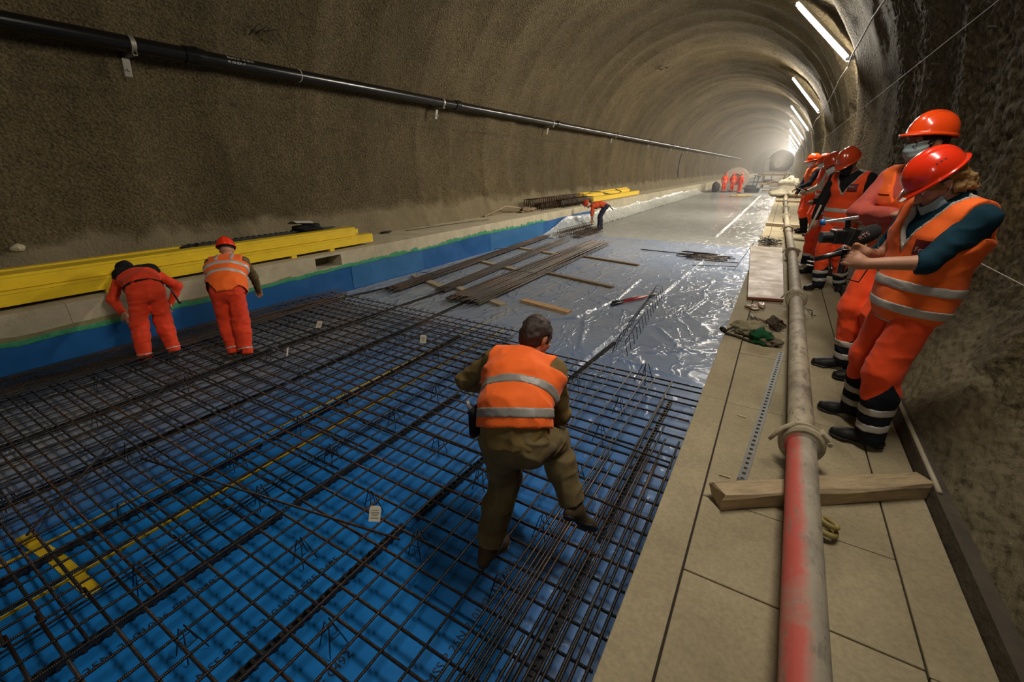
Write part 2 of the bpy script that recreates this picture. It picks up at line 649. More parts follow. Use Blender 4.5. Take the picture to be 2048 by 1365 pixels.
# blue membrane up the kerb face
yy = np.concatenate([np.arange(-3, 18.6, .06)])
P = np.array([[(KL + .010 + .004 * float(vnoise(y * 3, z * 8)), y, z) for z in np.linspace(.0, float(edge_z(y)), 7)] for y in yy])
mb = MB(); mb.grid(P[::-1])
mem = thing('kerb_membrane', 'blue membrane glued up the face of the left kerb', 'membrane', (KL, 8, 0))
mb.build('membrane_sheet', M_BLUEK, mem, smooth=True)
# ragged green sealant line along its upper border
mb = MB()
yy = np.arange(-3, 14.2, .03)
lo = edge_z(yy) - .022 - .010 * vnoise(yy * 4, 1.1)
hi = edge_z(yy) + .030 + .05 * np.clip(vnoise(yy * 2.3, 5.1), 0, 1) + .07 * np.clip(vnoise(yy * 11, 2.7), 0, 1) * np.clip((yy - 5) / 3, .2, 1) + .03 * vnoise(yy * 23, 6.1) * np.clip((yy - 5) / 3, .15, 1)
P = np.stack([np.stack([np.full_like(yy, KL + .016) + .004 * vnoise(yy * 20, 9), yy, lo], -1),
              np.stack([np.full_like(yy, KL + .018), yy, (lo + hi) / 2], -1),
              np.stack([np.full_like(yy, KL + .014), yy, hi], -1)], 1)
mb.grid(P[::-1])
mb.build('sealant_edge', M_GREEN, mem, smooth=True)['label'] = 'ragged green sealant border'
# darker smear of sealant above the border, near end
M_SMEAR = mat_plain('olive_smear', (.20, .19, .08), .8, var=.3)
mb = MB()
yy = np.arange(-3, 4.4, .04)
lo = edge_z(yy) + .02
hi = edge_z(yy) + .09 + .03 * vnoise(yy * 1.6, 5.5) - .05 * np.clip((yy - 2.2) / 1.5, 0, 1)
P = np.stack([np.stack([np.full_like(yy, KL + .003), yy, lo], -1), np.stack([np.full_like(yy, KL + .003), yy, hi], -1)], 1)
mb.grid(P[::-1])
mb.build('sealant_smear', M_SMEAR, mem, smooth=True)
# lighter overlapping sheet joints
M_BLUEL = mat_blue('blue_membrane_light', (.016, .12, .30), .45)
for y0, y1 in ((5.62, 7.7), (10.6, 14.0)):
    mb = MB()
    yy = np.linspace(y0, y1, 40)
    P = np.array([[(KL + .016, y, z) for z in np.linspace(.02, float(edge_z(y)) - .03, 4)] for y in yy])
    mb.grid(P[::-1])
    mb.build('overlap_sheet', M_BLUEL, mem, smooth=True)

# ---- clear film over the track floor
def mat_film(name, fac, col, rough=.2):
    m, nt, b = new_mat(name)
    p = worldpos(nt)
    n1 = noise(nt, 1.1, 5, .65, p)
    n2 = noise(nt, 18, 5, .7, worldpos(nt, (.35, 1.6, 1)))
    b.inputs['Base Color'].default_value = (*col, 1)
    b.inputs['Roughness'].default_value = rough
    b.inputs['Specular IOR Level'].default_value = .7
    # crisp creases: ridged noise in two directions over a soft ripple
    def crease(sc, vecscale, lo, pw):
        n = noise(nt, sc, 3, .55, worldpos(nt, vecscale), .4)
        a_ = N(nt, 'ShaderNodeMath', operation='SUBTRACT'); nt.links.new(n.outputs['Fac'], a_.inputs[0]); a_.inputs[1].default_value = .5
        c_ = N(nt, 'ShaderNodeMath', operation='ABSOLUTE'); nt.links.new(a_.outputs[0], c_.inputs[0])
        d_ = N(nt, 'ShaderNodeMapRange'); nt.links.new(c_.outputs[0], d_.inputs[0])
        d_.inputs[1].default_value = 0; d_.inputs[2].default_value = lo; d_.inputs[3].default_value = 1; d_.inputs[4].default_value = 0
        e_ = N(nt, 'ShaderNodeMath', operation='POWER'); nt.links.new(d_.outputs[0], e_.inputs[0]); e_.inputs[1].default_value = pw
        return e_.outputs[0]
    k1 = crease(2.6, (.55, 1.5, 1), .10, 2.0)
    k2 = crease(1.7, (1.2, .6, 1), .05, 2.0)
    nb = bump(nt, b, n2.outputs['Fac'], .28, .012)
    nb = bump(nt, b, k1, .4, .018, nb)
    nb = bump(nt, b, k2, .8, .022, nb)
    tr = nt.nodes.new('ShaderNodeBsdfTransparent')
    tr.inputs[0].default_value = (.96, .98, 1, 1)
    lw = nt.nodes.new('ShaderNodeLayerWeight')
    lw.inputs['Blend'].default_value = .35
    r1 = ramp(nt, n1.outputs['Fac'], [(.3, (fac * .75, ) * 3), (.7, (fac * 1.2, ) * 3)])
    ad = N(nt, 'ShaderNodeMath', operation='MULTIPLY_ADD', use_clamp=True)
    nt.links.new(lw.outputs['Facing'], ad.inputs[0])
    ad.inputs[1].default_value = .50
    nt.links.new(r1.outputs[0], ad.inputs[2])
    # film opacity rises farther back and towards both kerbs, low under the right mats
    sx = nt.nodes.new('ShaderNodeSeparateXYZ')
    nt.links.new(p, sx.inputs[0])
    m1 = N(nt, 'ShaderNodeMapRange', interpolation_type='SMOOTHSTEP')
    nt.links.new(sx.outputs['Y'], m1.inputs[0]); m1.inputs[1].default_value = 1.2; m1.inputs[2].default_value = 6.0
    m2 = N(nt, 'ShaderNodeMapRange', interpolation_type='SMOOTHSTEP')
    nt.links.new(sx.outputs['X'], m2.inputs[0]); m2.inputs[1].default_value = -3.4; m2.inputs[2].default_value = -5.2
    mm = N(nt, 'ShaderNodeMath', operation='MAXIMUM')
    nt.links.new(m1.outputs[0], mm.inputs[0]); nt.links.new(m2.outputs[0], mm.inputs[1])
    m3 = N(nt, 'ShaderNodeMapRange', interpolation_type='SMOOTHSTEP')
    nt.links.new(sx.outputs['X'], m3.inputs[0]); m3.inputs[1].default_value = -1.3; m3.inputs[2].default_value = -.3; m3.inputs[4].default_value = .7
    mm2 = N(nt, 'ShaderNodeMath', operation='MAXIMUM')
    nt.links.new(mm.outputs[0], mm2.inputs[0]); nt.links.new(m3.outputs[0], mm2.inputs[1])
    fa = N(nt, 'ShaderNodeMath', operation='MULTIPLY')
    nt.links.new(ad.outputs[0], fa.inputs[0]); nt.links.new(mm2.outputs[0], fa.inputs[1])
    mx = nt.nodes.new('ShaderNodeMixShader')
    nt.links.new(fa.outputs[0], mx.inputs[0])
    nt.links.new(tr.outputs[0], mx.inputs[1])
    nt.links.new(b.outputs[0], mx.inputs[2])
    nt.links.new(mx.outputs[0], nt.nodes['Material Output'].inputs['Surface'])
    return m


M_FILM = mat_film('clear_film', .30, (.44, .44, .41), .15)


def seg_ridge(x, y, pts, w_, h):
    out = 0
    for (x0, y0), (x1, y1) in zip(pts[:-1], pts[1:]):
        dx, dy = x1 - x0, y1 - y0
        t = np.clip(((x - x0) * dx + (y - y0) * dy) / (dx * dx + dy * dy), 0, 1)
        d2 = (x - x0 - t * dx) ** 2 + (y - y0 - t * dy) ** 2
        out = np.maximum(out, h * np.exp(-d2 / w_ ** 2))
    return out


def film_z(x, y):
    z = .010 + .006 * (1 + fbm(x * .8, y * .8, 1.2, 2)) * .5
    # many fine transverse wrinkles, stronger beside the right kerb
    edge = np.exp(-((x - KR) / .55) ** 2)
    rr = 1 - np.abs(vnoise(x * .9 + .6 * y, y * 3.2 - .3 * x, 4.4))
    z = z + .014 * rr ** 6 * (.45 + edge)
    rr = 1 - np.abs(vnoise(x * 1.5 - y * .55, y * .75 + x * .9, 9.4))
    z = z + .020 * rr ** 14 * np.exp(-((x + 1.2) / 1.1) ** 2)
    rr = 1 - np.abs(vnoise(x * 2.2 + 3, y * 7.0, 2.4))
    z = z + .016 * rr ** 4 * np.exp(-((x - KR) / .16) ** 2)
    # long folds that the photograph shows
    for pts, w_, h in ((((-1.79, 3.6), (-1.62, 8.2), (-1.5, 10.6), (-1.4, 12.6)), .022, .030),
                       (((-1.72, 16.9), (-1.66, 24), (-1.58, 45.2)), .05, .035),
                       (((-3.1, 5.75), (-2.5, 6.2), (-2.25, 7.6), (-2.3, 9.3)), .035, .028),
                       (((-2.45, 6.6), (-1.95, 5.1)), .03, .018),
                       (((-1.35, 5.0), (-.85, 4.9), (-.4, 4.75)), .03, .018),
                       (((-1.2, 6.4), (-.75, 5.7)), .03, .02), (((-1.4, 10.9), (-.9, 11.4), (-.35, 11.3)), .04, .03),
                       (((-1.0, 7.4), (-.85, 8.4), (-.95, 9.0)), .03, .02), (((-6.9, 14.4), (-4, 14.9), (-1.4, 14.2), (-.4, 14.6)), .09, .02),
                       (((-.9, 6.0), (-.35, 6.5)), .03, .022), (((-.95, 8.9), (-.4, 9.7)), .04, .022), (((-1.1, 5.4), (-.4, 5.9)), .04, .02)):
        z = z + seg_ridge(x, y, pts, w_, h * 1.5)
    return z


xs = np.concatenate([np.arange(-7.0, -2.6, .05), np.arange(-2.6, -.225, .022)])
ysf = np.concatenate([np.arange(-1.5, 2, .06), np.arange(2.0, 12, .03), np.arange(12, 20, .06), np.arange(20, 46.5, .16)])
X, Y = np.meshgrid(xs, ysf, indexing='ij')
Z = film_z(X, Y)
# turned up against the right kerb
Xe = X + np.where(X > -.29, -.012, 0)
Z = Z + np.clip((X + .30) / .08, 0, 1) ** 2 * (.05 + .04 * vnoise(Y * 3, 7.7))
mb = MB(); mb.grid(np.stack([Xe, Y, Z], -1))
# ragged near edge of the film: it runs out under the steel mats
near = np.interp(X, [-7, -4.40, -3.6, -2.7, -2.0, -1.5, -1.0, -.5, -.36, -.22], [-2, -1.5, 1.0, 1.3, 1.4, 1.3, 1.2, 1.0, .8, .7]) + .10 * fbm(X * 2.3, 0 * X, 4.1, 3)
keep = (Y > near)[:-1, :-1].ravel()
mb.f = [f for f, k_ in zip(mb.f, keep) if k_]
mb.m = [0] * len(mb.f)
film = thing('plastic_film', 'clear plastic film spread over the track floor', 'plastic film', (-3.6, 20, 0))
mb.build('film_sheet', M_FILM, film, smooth=True)
# crumpled part that climbs the left kerb farther back
M_FILM2 = mat_film('clear_film_gathered', .42, (.60, .62, .58), .16)
yy = np.arange(13.6, 46.5, .05)
s_ = np.linspace(0, 1, 26)
Yg, S = np.meshgrid(yy, s_, indexing='ij')
pl = vnoise(Yg * 3.4 - S * 2.2, S * .9, 3.3) + .6 * vnoise(Yg * 8.5 - S * 3, S * 2, 1.1)
topz = .46 + .10 * vnoise(Yg * .7, 2.2)
grow = np.clip((Yg - 13.6) / 2.5, .15, 1)
Xg = KL + .62 * (1 - S) ** 1.7 + .03 + .05 * np.abs(pl) * (1 - np.abs(2 * S - 1) * .6)
Zg = .015 + topz * grow * S ** 1.2 + .05 * np.abs(pl) * (1 - S)
mb = MB(); mb.grid(np.stack([Xg, Yg, Zg], -1)[:, ::-1])
mb.build('gathered_edge', M_FILM2, film, smooth=True)['label'] = 'crumpled film gathered up the left kerb'

# ---- tape lines over the mat joints
def strip_mesh(pts, wd, z, mat, name, label, cat, group=None):
    mb = MB()
    pts = [Vector((p[0], p[1], z)) for p in pts]
    P = []
    for i, p in enumerate(pts):
        d = (pts[min(i + 1, len(pts) - 1)] - pts[max(i - 1, 0)]).normalized()
        n = Vector((d.y, -d.x, 0)) * wd / 2
        P.append([tuple(p - n), tuple(p + n)])
    mb.grid(np.array(P)[:, ::-1])
    return tag(mb.build(name, mat), label, cat, group)


strip_mesh([(-3.22, -.6), (-3.24, 4.0), (-3.24, 5.2)], .032, .004, M_YTAPE, 'tape_line', 'yellow tape line crossing the middle of the steel mat, nearer one', 'tape', 'tape lines on the floor')
strip_mesh([(-3.72, -.6), (-3.66, 3.0), (-3.66, 6.3)], .030, .004, M_YTAPE, 'tape_line', 'yellow tape line running out beyond the steel mat to the short plank', 'tape', 'tape lines on the floor')
strip_mesh([(-3.72, 6.4), (-3.8, 12.5)], .025, .004, M_OTAPE, 'tape_line', 'pale tape line running from the planks towards the far floor', 'tape', 'tape lines on the floor')
strip_mesh([(-3.12, 5.2), (-3.15, 12.6)], .02, .004, M_OTAPE, 'tape_line', 'thin pale tape line right of the plank ends', 'tape', 'tape lines on the floor')
strip_mesh([(KL + .10, 2.5), (KL + .10, 8.4)], .04, .006, M_OTAPE, 'tape_line', 'sand coloured tape at the foot of the left kerb beside the bar bundles', 'tape', 'tape lines on the floor')
strip_mesh([(KL + .11, 8.5), (KL + .11, 9.5)], .06, .007, M_YTAPE, 'tape_line', 'short yellow tape at the kerb foot beside the bar bundles', 'tape', 'tape lines on the floor')
strip_mesh([(KL + .12, 12.4), (KL + .12, 15.2)], .05, .007, M_YTAPE, 'tape_line', 'yellow tape at the kerb foot near the bending worker', 'tape', 'tape lines on the floor')
strip_mesh([(-3.93, .20), (-3.45, .255), (-2.98, .28)], .075, .006, M_YTAPE, 'tape_patch', 'broad yellow tape patch under the near left mat', 'tape')

# ---- rows of printing on the blue mats
def text_mesh(body, size):
    cu = bpy.data.curves.new('printing', 'FONT')
    cu.body = body
    cu.size = size
    cu.resolution_u = 2
    ob = bpy.data.objects.new('printing', cu)
    COL.objects.link(ob)
    dg = bpy.context.evaluated_depsgraph_get()
    me = bpy.data.meshes.new_from_object(ob.evaluated_get(dg))
    bpy.data.objects.remove(ob)
    return me


pr_me = text_mesh('MSS.P 25N 2101006 EBE 0492', .066)
pr_me2 = text_mesh('MSS.P 25N 2101001 EBE 0485', .066)
tri = text_mesh('A', .16)
prx = [(-.62, -.35), (-.98, .9), (-1.42, .0), (-1.95, .35), (-2.45, -.1), (-2.62, .9), (-2.9, 1.8), (-1.5, 2.0)]
for i, (x, y) in enumerate(prx):
    me = (pr_me, pr_me2)[i % 2].copy()
    me.materials.append(M_INK)
    o = bpy.data.objects.new('printed_code', me)
    COL.objects.link(o)
    o.location = (x, y, .0025)
    o.rotation_euler = (0, 0, pi / 2)
    tag(o, 'row of black code printing on the blue mat under the reinforcement', 'printing', 'code rows printed on the blue mats')
# ================================================================ reinforcing steel
def mat_rebar(name, axis, rust=.12, base=(.040, .042, .045)):
    """ribbed bar: bump bands across the bar, patches of rust"""
    m, nt, b = new_mat(name)
    p = worldpos(nt)
    n1 = noise(nt, 1.3, 5, .7, p)
    n2 = noise(nt, 35, 3, .6, p)
    c = ramp(nt, n1.outputs['Fac'], [(.45, base), (.62 + .3 * (1 - rust), (.16, .075, .035))])
    c2 = ramp(nt, n2.outputs['Fac'], [(.3, (.7, .7, .7)), (.7, (1.25, 1.2, 1.15))])
    nt.links.new(mixc(nt, 1, c.outputs[0], c2.outputs[0], 'MULTIPLY'), b.inputs['Base Color'])
    b.inputs['Metallic'].default_value = .75
    b.inputs['Roughness'].default_value = .36
    wv = N(nt, 'ShaderNodeTexWave', wave_type='BANDS', bands_direction=axis)
    wv.inputs['Scale'].default_value = 40
    nt.links.new(objpos(nt), wv.inputs['Vector'])
    bump(nt, b, wv.outputs['Fac'], .8, .004)
    return m


M_BARY = mat_rebar('rebar_long', 'Y')
M_BARX = mat_rebar('rebar_cross', 'X', .35)
M_BARR = mat_rebar('rebar_rusty', 'X', .9, (.10, .05, .028))
M_WIRE = mat_plain('black_wire', (.02, .018, .017), .5, .4)
M_RAIL = mat_plain('black_plastic_spacer', (.012, .012, .012), .55, bumps=.3)
rng = random.Random(21)


def bar(name, a, b, r, mat, parent=None, n=8):
    a, b = Vector(a), Vector(b)
    mb = MB()
    k = 4
    pts = [a.lerp(b, i / k) for i in range(k + 1)]
    mb.tube(pts, r, n)
    if parent is None:
        mid = (a + b) / 2
        return mb.build(name, mat, None, smooth=True, loc=(mid.x, mid.y, min(a.z, b.z) - r))
    return mb.build(name, mat, parent, smooth=True)


ZL0, ZT0, ZT1, ZL1 = .050, .066, .128, .146      # lower long, lower cross, upper cross, upper long bars


def mat_of_bars(label, xs_, ys_, x0, x1, y0, y1, zl, zt, rl, rt, jag=.12):
    t = thing('reinforcement_mat', label, 'steel mat', ((x0 + x1) / 2, (y0 + y1) / 2, min(zl, zt) - .01), 'tied reinforcement mats')
    for x in xs_:
        xx = x + rng.uniform(-.014, .014)
        sl = rng.uniform(-.02, .02)
        bar('long_bar', (xx - sl, y0 + rng.uniform(-jag, jag), zl), (xx + sl, y1 + rng.uniform(-.02, jag), zl), rl, M_BARY, t)
    for y in ys_:
        yy = y + .012 * math.sin(y * 61.3)
        sl = .006 * math.sin(y * 23.7)
        rusty = rng.random() < .12
        bar('cross_bar', (x0 + rng.uniform(-jag, jag) * .5, yy - sl, zt), (x1 + rng.uniform(-.03, .03), yy + sl, zt), rt, M_BARR if rusty else M_BARX, t)
    return t


def frange(a, b, s):
    out = []
    while a < b:
        out.append(a)
        a += s
    return out


# right half, between the yellow tape and the walkway
upx = frange(-2.62, -1.0, .155) + [-.92, -.80, -.66, -.62]
mat_of_bars('open square steel mat right of the tape, under the striding worker', upx, frange(-.532, 4.5, .152), -2.90, -.30, -.8, 4.46, ZL1, ZT1, .0075, .009, .02)
# left half
mat_of_bars('dense upper steel mat on the left half of the floor', frange(-6.85, -2.75, .135), frange(-.532, 5.0, .152), -6.9, -2.85, -.9, 5.0, ZL1, ZT1, .0068, .009, .02)
mat_of_bars('lower steel mat on the floor under the dense left mat', frange(-6.8, -2.7, .30), frange(-.45, 4.9, .304), -6.9, -2.60, -.9, 4.9, ZL0, ZT0, .0075, .0085, .01)
# extra starter bars massed along both kerbs, laid loose on the mats
for i in range(16):
    x = -6.88 + .045 * i + rng.uniform(-.015, .015)
    y0 = rng.uniform(-1.0, .4); y1 = rng.uniform(3.6, 5.4)
    z = ZL1 + .012 + .014 + (.0 if i % 2 else .0)
    tag(bar('loose_bar', (x, y0, z), (x + rng.uniform(-.03, .03), y1, z), .007, M_BARY), 'loose ribbed bar among those massed along the left kerb', 'steel bar', 'loose bars along the left kerb')
for i in range(15):
    x = -.86 + .036 * i + rng.uniform(-.012, .012)
    y0 = rng.uniform(-1.0, .9); y1 = y0 + rng.uniform(1.8, 3.6)
    z = ZL1 + .0165
    tag(bar('loose_bar', (x, y0, z), (x + rng.uniform(-.02, .02), min(y1, 4.4), z), .0085, M_BARY), 'loose ribbed bar among those massed along the right walkway', 'steel bar', 'loose bars along the right walkway')
# a few long bars laid across on top
for (xa, ya, xb, yb, lab) in ((-5.6, 2.0, -3.6, .2, 'thin bar lying aslant over the left mat'), (-3.9, .9, -1.6, 1.35, 'bar lying aslant across the tape lines'),
                              (-2.4, 2.32, -.30, 2.28, 'bar laid across the mat just behind the crouching worker'), (-2.2, 3.06, -.34, 2.95, 'bar laid across the mat in front of the crouching worker')):
    tag(bar('loose_bar', (xa, ya, ZL1 + .04), (xb, yb, ZL1 + .04), .008, M_BARX), lab, 'steel bar')

# plastic spacer rails under the mats (dark toothed strips)
def spacer_rail(x0, y0, x1, y1, label, group='spacer rails under the mats'):
    a, b = Vector((x0, y0, 0)), Vector((x1, y1, 0))
    d = (b - a).normalized()
    n = Vector((d.y, -d.x, 0))
    mb = MB()
    for s in (-1, 1):
        mb.extr(a + n * s * .016 + Vector((0, 0, .030)), b + n * s * .016 + Vector((0, 0, .030)), [(-.005, -.012), (.005, -.012), (.005, .012), (-.005, .012)])
    L = (b - a).length
    k = int(L / .05)
    for i in range(k):
        p = a.lerp(b, (i + .5) / k)
        mb.box(p + Vector((0, 0, .022)), (.044, .018, .044), rz=math.atan2(d.y, d.x) + pi / 2)
    return tag(mb.build('spacer_rail', M_RAIL), label, 'spacer', group)


for i, (x0, y0, x1, y1, l) in enumerate([
    (-1.80, -.6, -1.78, 1.55, 'black toothed spacer rail under the mat near the white tag'),
    (-1.76, 1.65, -1.66, 3.4, 'black toothed spacer rail under the mat left of the crouching worker'),
    (-1.72, 3.7, -1.60, 5.5, 'black toothed spacer rail running out past the bent wire strip'),
    (-2.62, -.6, -2.60, 1.2, 'black spacer rail under the mat, nearest right of the tape lines'),
    (-2.60, 1.3, -2.55, 3.2, 'black spacer rail right of the tape lines, middle of its row'),
    (-2.54, 3.3, -2.50, 4.9, 'black spacer rail right of the tape lines, far end of its row'),
    (-3.50, -.6, -3.52, 1.6, 'black spacer rail between the two tape lines'),
    (-3.52, 1.7, -3.60, 4.6, 'black spacer rail along the longer tape line'),
    (-4.35, -.6, -4.40, 2.4, 'black spacer rail under the left mat, near end'),
    (-4.40, 2.5, -4.55, 6.1, 'black spacer rail running from the left mat to the main bar bundle'),
    (-5.4, .0, -5.45, 2.9, 'black spacer rail under the left mat by the two stooping workers'),
    (-5.45, 3.0, -5.35, 6.6, 'black spacer rail running from the left mat between two bundles'),
    (-6.85, 4.2, -6.45, 6.2, 'black spacer rail by the left kerb at the end of the mat'),
    (-.58, -.6, -.60, 2.0, 'black spacer rail under the bars by the right walkway, near one'),
    (-.60, 2.1, -.58, 4.2, 'black spacer rail under the bars by the right walkway, far one')]):
    spacer_rail(x0, y0, x1, y1, l)

# wire chairs that hold the upper mat
def chair_mesh():
    mb = MB()
    h = .135
    for s in (-1, 1):
        mb.tube([(-.05, s * .05, 0), (-.02, s * .012, h), (.02, s * .012, h), (.05, s * .05, 0)], .0032, 5)
    mb.tube([(-.035, -.03, .07), (-.035, .03, .07)], .0028, 5)
    mb.tube([(.035, -.03, .07), (.035, .03, .07)], .0028, 5)
    return mb


proto = None
spots = []
for row, xr in enumerate((-.95, -1.55, -2.1, -2.75, -3.42, -4.3, -5.2, -6.1)):
    y = -.5 + .13 * row
    while y < 4.3:
        spots.append((xr + rng.uniform(-.05, .05), y + rng.uniform(-.1, .1)))
        y += .62 if row < 5 else .8
for (x, y) in spots:
    if proto is None:
        proto = chair_mesh().build('bar_chair', M_WIRE, smooth=True, loc=(0, 0, 0))
        o = proto
    else:
        o = proto.copy(); COL.objects.link(o)
    o.location = (x, y, .012)
    o.scale = (1, 1, 1.25)
    o.rotation_euler = (0, 0, rng.uniform(-.3, .3) + (pi / 2 if rng.random() < .5 else 0))
    tag(o, 'small bent wire chair propping up the steel mats', 'wire support', 'wire chairs under the mats')
# three that stand free at the far edge of the right mat
for (x, y, l) in ((-.95, 4.55, 'free-standing bent wire chair at the far edge of the right mat'),):
    o = proto.copy(); COL.objects.link(o)
    o.location = (x, y, .012); o.scale = (1.5, 1.5, 1.6); o.rotation_euler = (0, 0, 1.2)
    tag(o, l, 'wire support')

# paper tags tied to the bars
M_TAG = mat_plain('paper_tag', (.62, .57, .45), .8, var=.1)
M_TAGINK = mat_plain('tag_print', (.16, .15, .12), .8)
for (x, y, rz, tilt, l, s) in ((-1.86, 1.40, .5, .95, 'white paper tag tied to the mat, nearest to the viewer', .075), (-3.65, 3.88, .3, 1.2, 'white paper tag on the bars behind the longer tape line', .085),
                               (-4.78, 2.72, -.8, 1.35, 'narrow white tag standing edge-on in the left mat', .08), (-5.30, 3.55, .4, .8, 'white paper tag on the dense left mat, farthest left', .08)):
    M_ = Euler((tilt, 0, rz)).to_matrix()
    c = Vector((x, y, ZL1 + .07))
    t = thing('paper_tag', l, 'tag', c - Vector((0, 0, .05)), 'paper tags on the steel')
    mb = MB()
    q = [(-s * .5, -s * .62), (s * .5, -s * .62), (s * .5, s * .5), (s * .35, s * .66), (-s * .35, s * .66), (-s * .5, s * .5)]
    vs = [c + M_ @ Vector((a, b_, dz)) for dz in (-.0008, .0008) for a, b_ in q]
    mb.add(vs, [(5, 4, 3, 2, 1, 0), (6, 7, 8, 9, 10, 11)] + [(i, (i + 1) % 6, 6 + (i + 1) % 6, 6 + i) for i in range(6)])
    mb.build('card', M_TAG, t)
    for j, (w0, yy_) in enumerate(((.6, .30), (.7, .12), (.7, .0), (.5, -.14), (.7, -.34))):
        mb = MB()
        vs = [c + M_ @ Vector((a * s * w0 * .5, s * (yy_ + b_ * .03), .0014)) for a, b_ in ((-1, -1), (1, -1), (1, 1), (-1, 1))]
        mb.add(vs, [(0, 1, 2, 3)])
        mb.build('print_line', M_TAGINK, t)

# ================================================================ bar bundles on timber bearers
M_WOOD = None


def mat_wood(name, col, axis=(1, 1, 1), dark=.55, rough=.75, sc=6):
    m, nt, b = new_mat(name)
    p = objpos(nt, axis)
    n1 = noise(nt, sc, 6, .65, p, .6)
    n2 = noise(nt, sc * 6, 3, .6, p)
    c = ramp(nt, n1.outputs['Fac'], [(.28, tuple(x * dark for x in col)), (.5, col), (.75, tuple(min(1, x * 1.25) for x in col))])
    c2 = ramp(nt, n2.outputs['Fac'], [(.3, (.75, .73, .7)), (.7, (1.08, 1.06, 1.04))])
    nt.links.new(mixc(nt, 1, c.outputs[0], c2.outputs[0], 'MULTIPLY'), b.inputs['Base Color'])
    b.inputs['Roughness'].default_value = rough
    bump(nt, b, n1.outputs['Fac'], .3, .01)
    return m


M_PLANK = mat_wood('fresh_plank', (.48, .30, .15), (.6, 5, 5))
M_OLDW = mat_wood('weathered_timber', (.20, .14, .08), (.6, 5, 5))
M_GREYW = mat_wood('grey_timber', (.36, .30, .21), (.7, 5, 5))


def plank(a, b, wd, h, mat, label, cat='timber', group=None, bev=.004, name='timber_bearer'):
    a, b = Vector(a), Vector(b)
    mb = MB()
    d = b - a
    mb.box((0, 0, 0), (d.length, wd, h), bev=bev)
    o = mb.build(name, mat, loc=(0, 0, -h / 2))
    o.location = (a + b) / 2 - Vector((0, 0, h / 2))
    o.rotation_euler = (0, 0, math.atan2(d.y, d.x))
    return tag(o, label, cat, group)


FZ = .03
plank((-3.70, 6.62, FZ), (-2.68, 6.40, FZ), .15, .05, M_PLANK, 'short fresh yellowish plank lying on the film beyond the mat', name='plank')
plank((-4.75, 8.95, FZ), (-2.58, 8.36, FZ), .10, .05, M_OLDW, 'dark timber bearer sticking out from the main bundle, nearer one', group=None)
plank((-5.2, 11.3, FZ), (-2.72, 10.75, FZ), .10, .05, M_OLDW, 'dark timber bearer sticking out from the main bundle, farther one')
plank((-5.35, 6.75, FZ), (-3.85, 6.18, FZ), .16, .05, M_GREYW, 'grey plank under the near ends of the main bundle')
plank((-6.75, 7.05, FZ), (-5.45, 6.55, FZ), .16, .05, M_GREYW, 'grey plank under the near end of the left bundle')
plank((-6.6, 9.2, FZ), (-4.9, 8.7, FZ), .16, .05, M_GREYW, 'grey plank under the middle of the bundles')
plank((-6.6, 11.4, FZ), (-5.1, 11.0, FZ), .14, .05, M_GREYW, 'grey plank under the far part of the bundles')

M_BARB = mat_rebar('rebar_bundle', 'Y', .35, (.075, .066, .056))


def bundle(p0, p1, nrow, nlay, dx, r, label, group, spread=.02, ljit=.5, z0=.058):
    a, b = Vector(p0), Vector(p1)
    d = (b - a).normalized()
    n = Vector((d.y, -d.x, 0))
    for l in range(nlay):
        m = nrow - l * 2
        for i in range(m):
            off = (i - (m - 1) / 2) * dx
            z = z0 + r + l * (2 * r * .93)
            j0 = rng.uniform(-ljit, ljit) * (.25 if l == 0 else .4)
            j1 = rng.uniform(-ljit, ljit)
            fan = rng.uniform(-spread, spread)
            q0 = a + n * off + d * j0 + Vector((0, 0, z))
            q1 = b + n * (off + fan) + d * j1 + Vector((0, 0, z))
            tag(bar('steel_bar', q0, q1, r, M_BARB, n=6), label, 'steel bar', group)


bundle((-4.55, 5.95, 0), (-4.75, 13.4, 0), 20, 3, .040, .0125, 'ribbed steel bar in the large main bundle on the film', 'bars of the main bundle', .10, .45)
bundle((-6.20, 5.85, 0), (-6.75, 13.6, 0), 12, 3, .030, .0105, 'ribbed steel bar in the bundle beside the left kerb', 'bars of the kerb bundle', .08, .35)
bundle((-5.36, 6.35, 0), (-5.90, 13.3, 0), 8, 2, .040, .0105, 'ribbed steel bar in the slim bundle between the two large ones', 'bars of the slim bundle', .12, .5)

# binding straps of the bundles
for (x0, x1, y, l) in ((-5.15, -4.25, 8.2, 'wire loop round the main bundle'), (-6.62, -6.14, 7.0, 'wire loop round the kerb bundle near its end'), (-6.75, -6.25, 10.4, 'wire loop round the kerb bundle, farther one')):
    mb = MB()
    mb.tube([(x0, y, .045), (x0, y + .01, .14), ((x0 + x1) / 2, y + .02, .155), (x1, y + .03, .14), (x1, y + .02, .045)], .006, 6)
    tag(mb.build('tie_wire', M_WIRE, smooth=True), l, 'tie wire')

# ---- small pile of short bars and one long bar on the film
for i in range(18):
    t_ = rng.uniform(0, 1)
    cx, cy = -1.45 + rng.uniform(-.30, .35), 12.55 + rng.uniform(-.45, .5)
    an = rng.uniform(-.22, .18)
    L = rng.uniform(.8, 1.15)
    z = .04 + .012 * (i // 4)
    a = Vector((cx - L / 2 * math.cos(an), cy - L / 2 * math.sin(an), z))
    b = Vector((cx + L / 2 * math.cos(an), cy + L / 2 * math.sin(an), z))
    tag(bar('short_bar', a, b, .012, M_BARB, n=6), 'short bar in the loose pile on the film before the plywood', 'steel bar', 'short bars in the loose pile')
tag(bar('steel_bar', (-3.25, 12.9, .05), (-.72, 12.75, .05), .014, M_BARB), 'single long bar lying crosswise behind the loose pile', 'steel bar')
tag(bar('steel_bar', (-1.55, 11.35, .045), (-.62, 11.75, .045), .010, M_BARB), 'single short bar lying in front of the loose pile', 'steel bar')

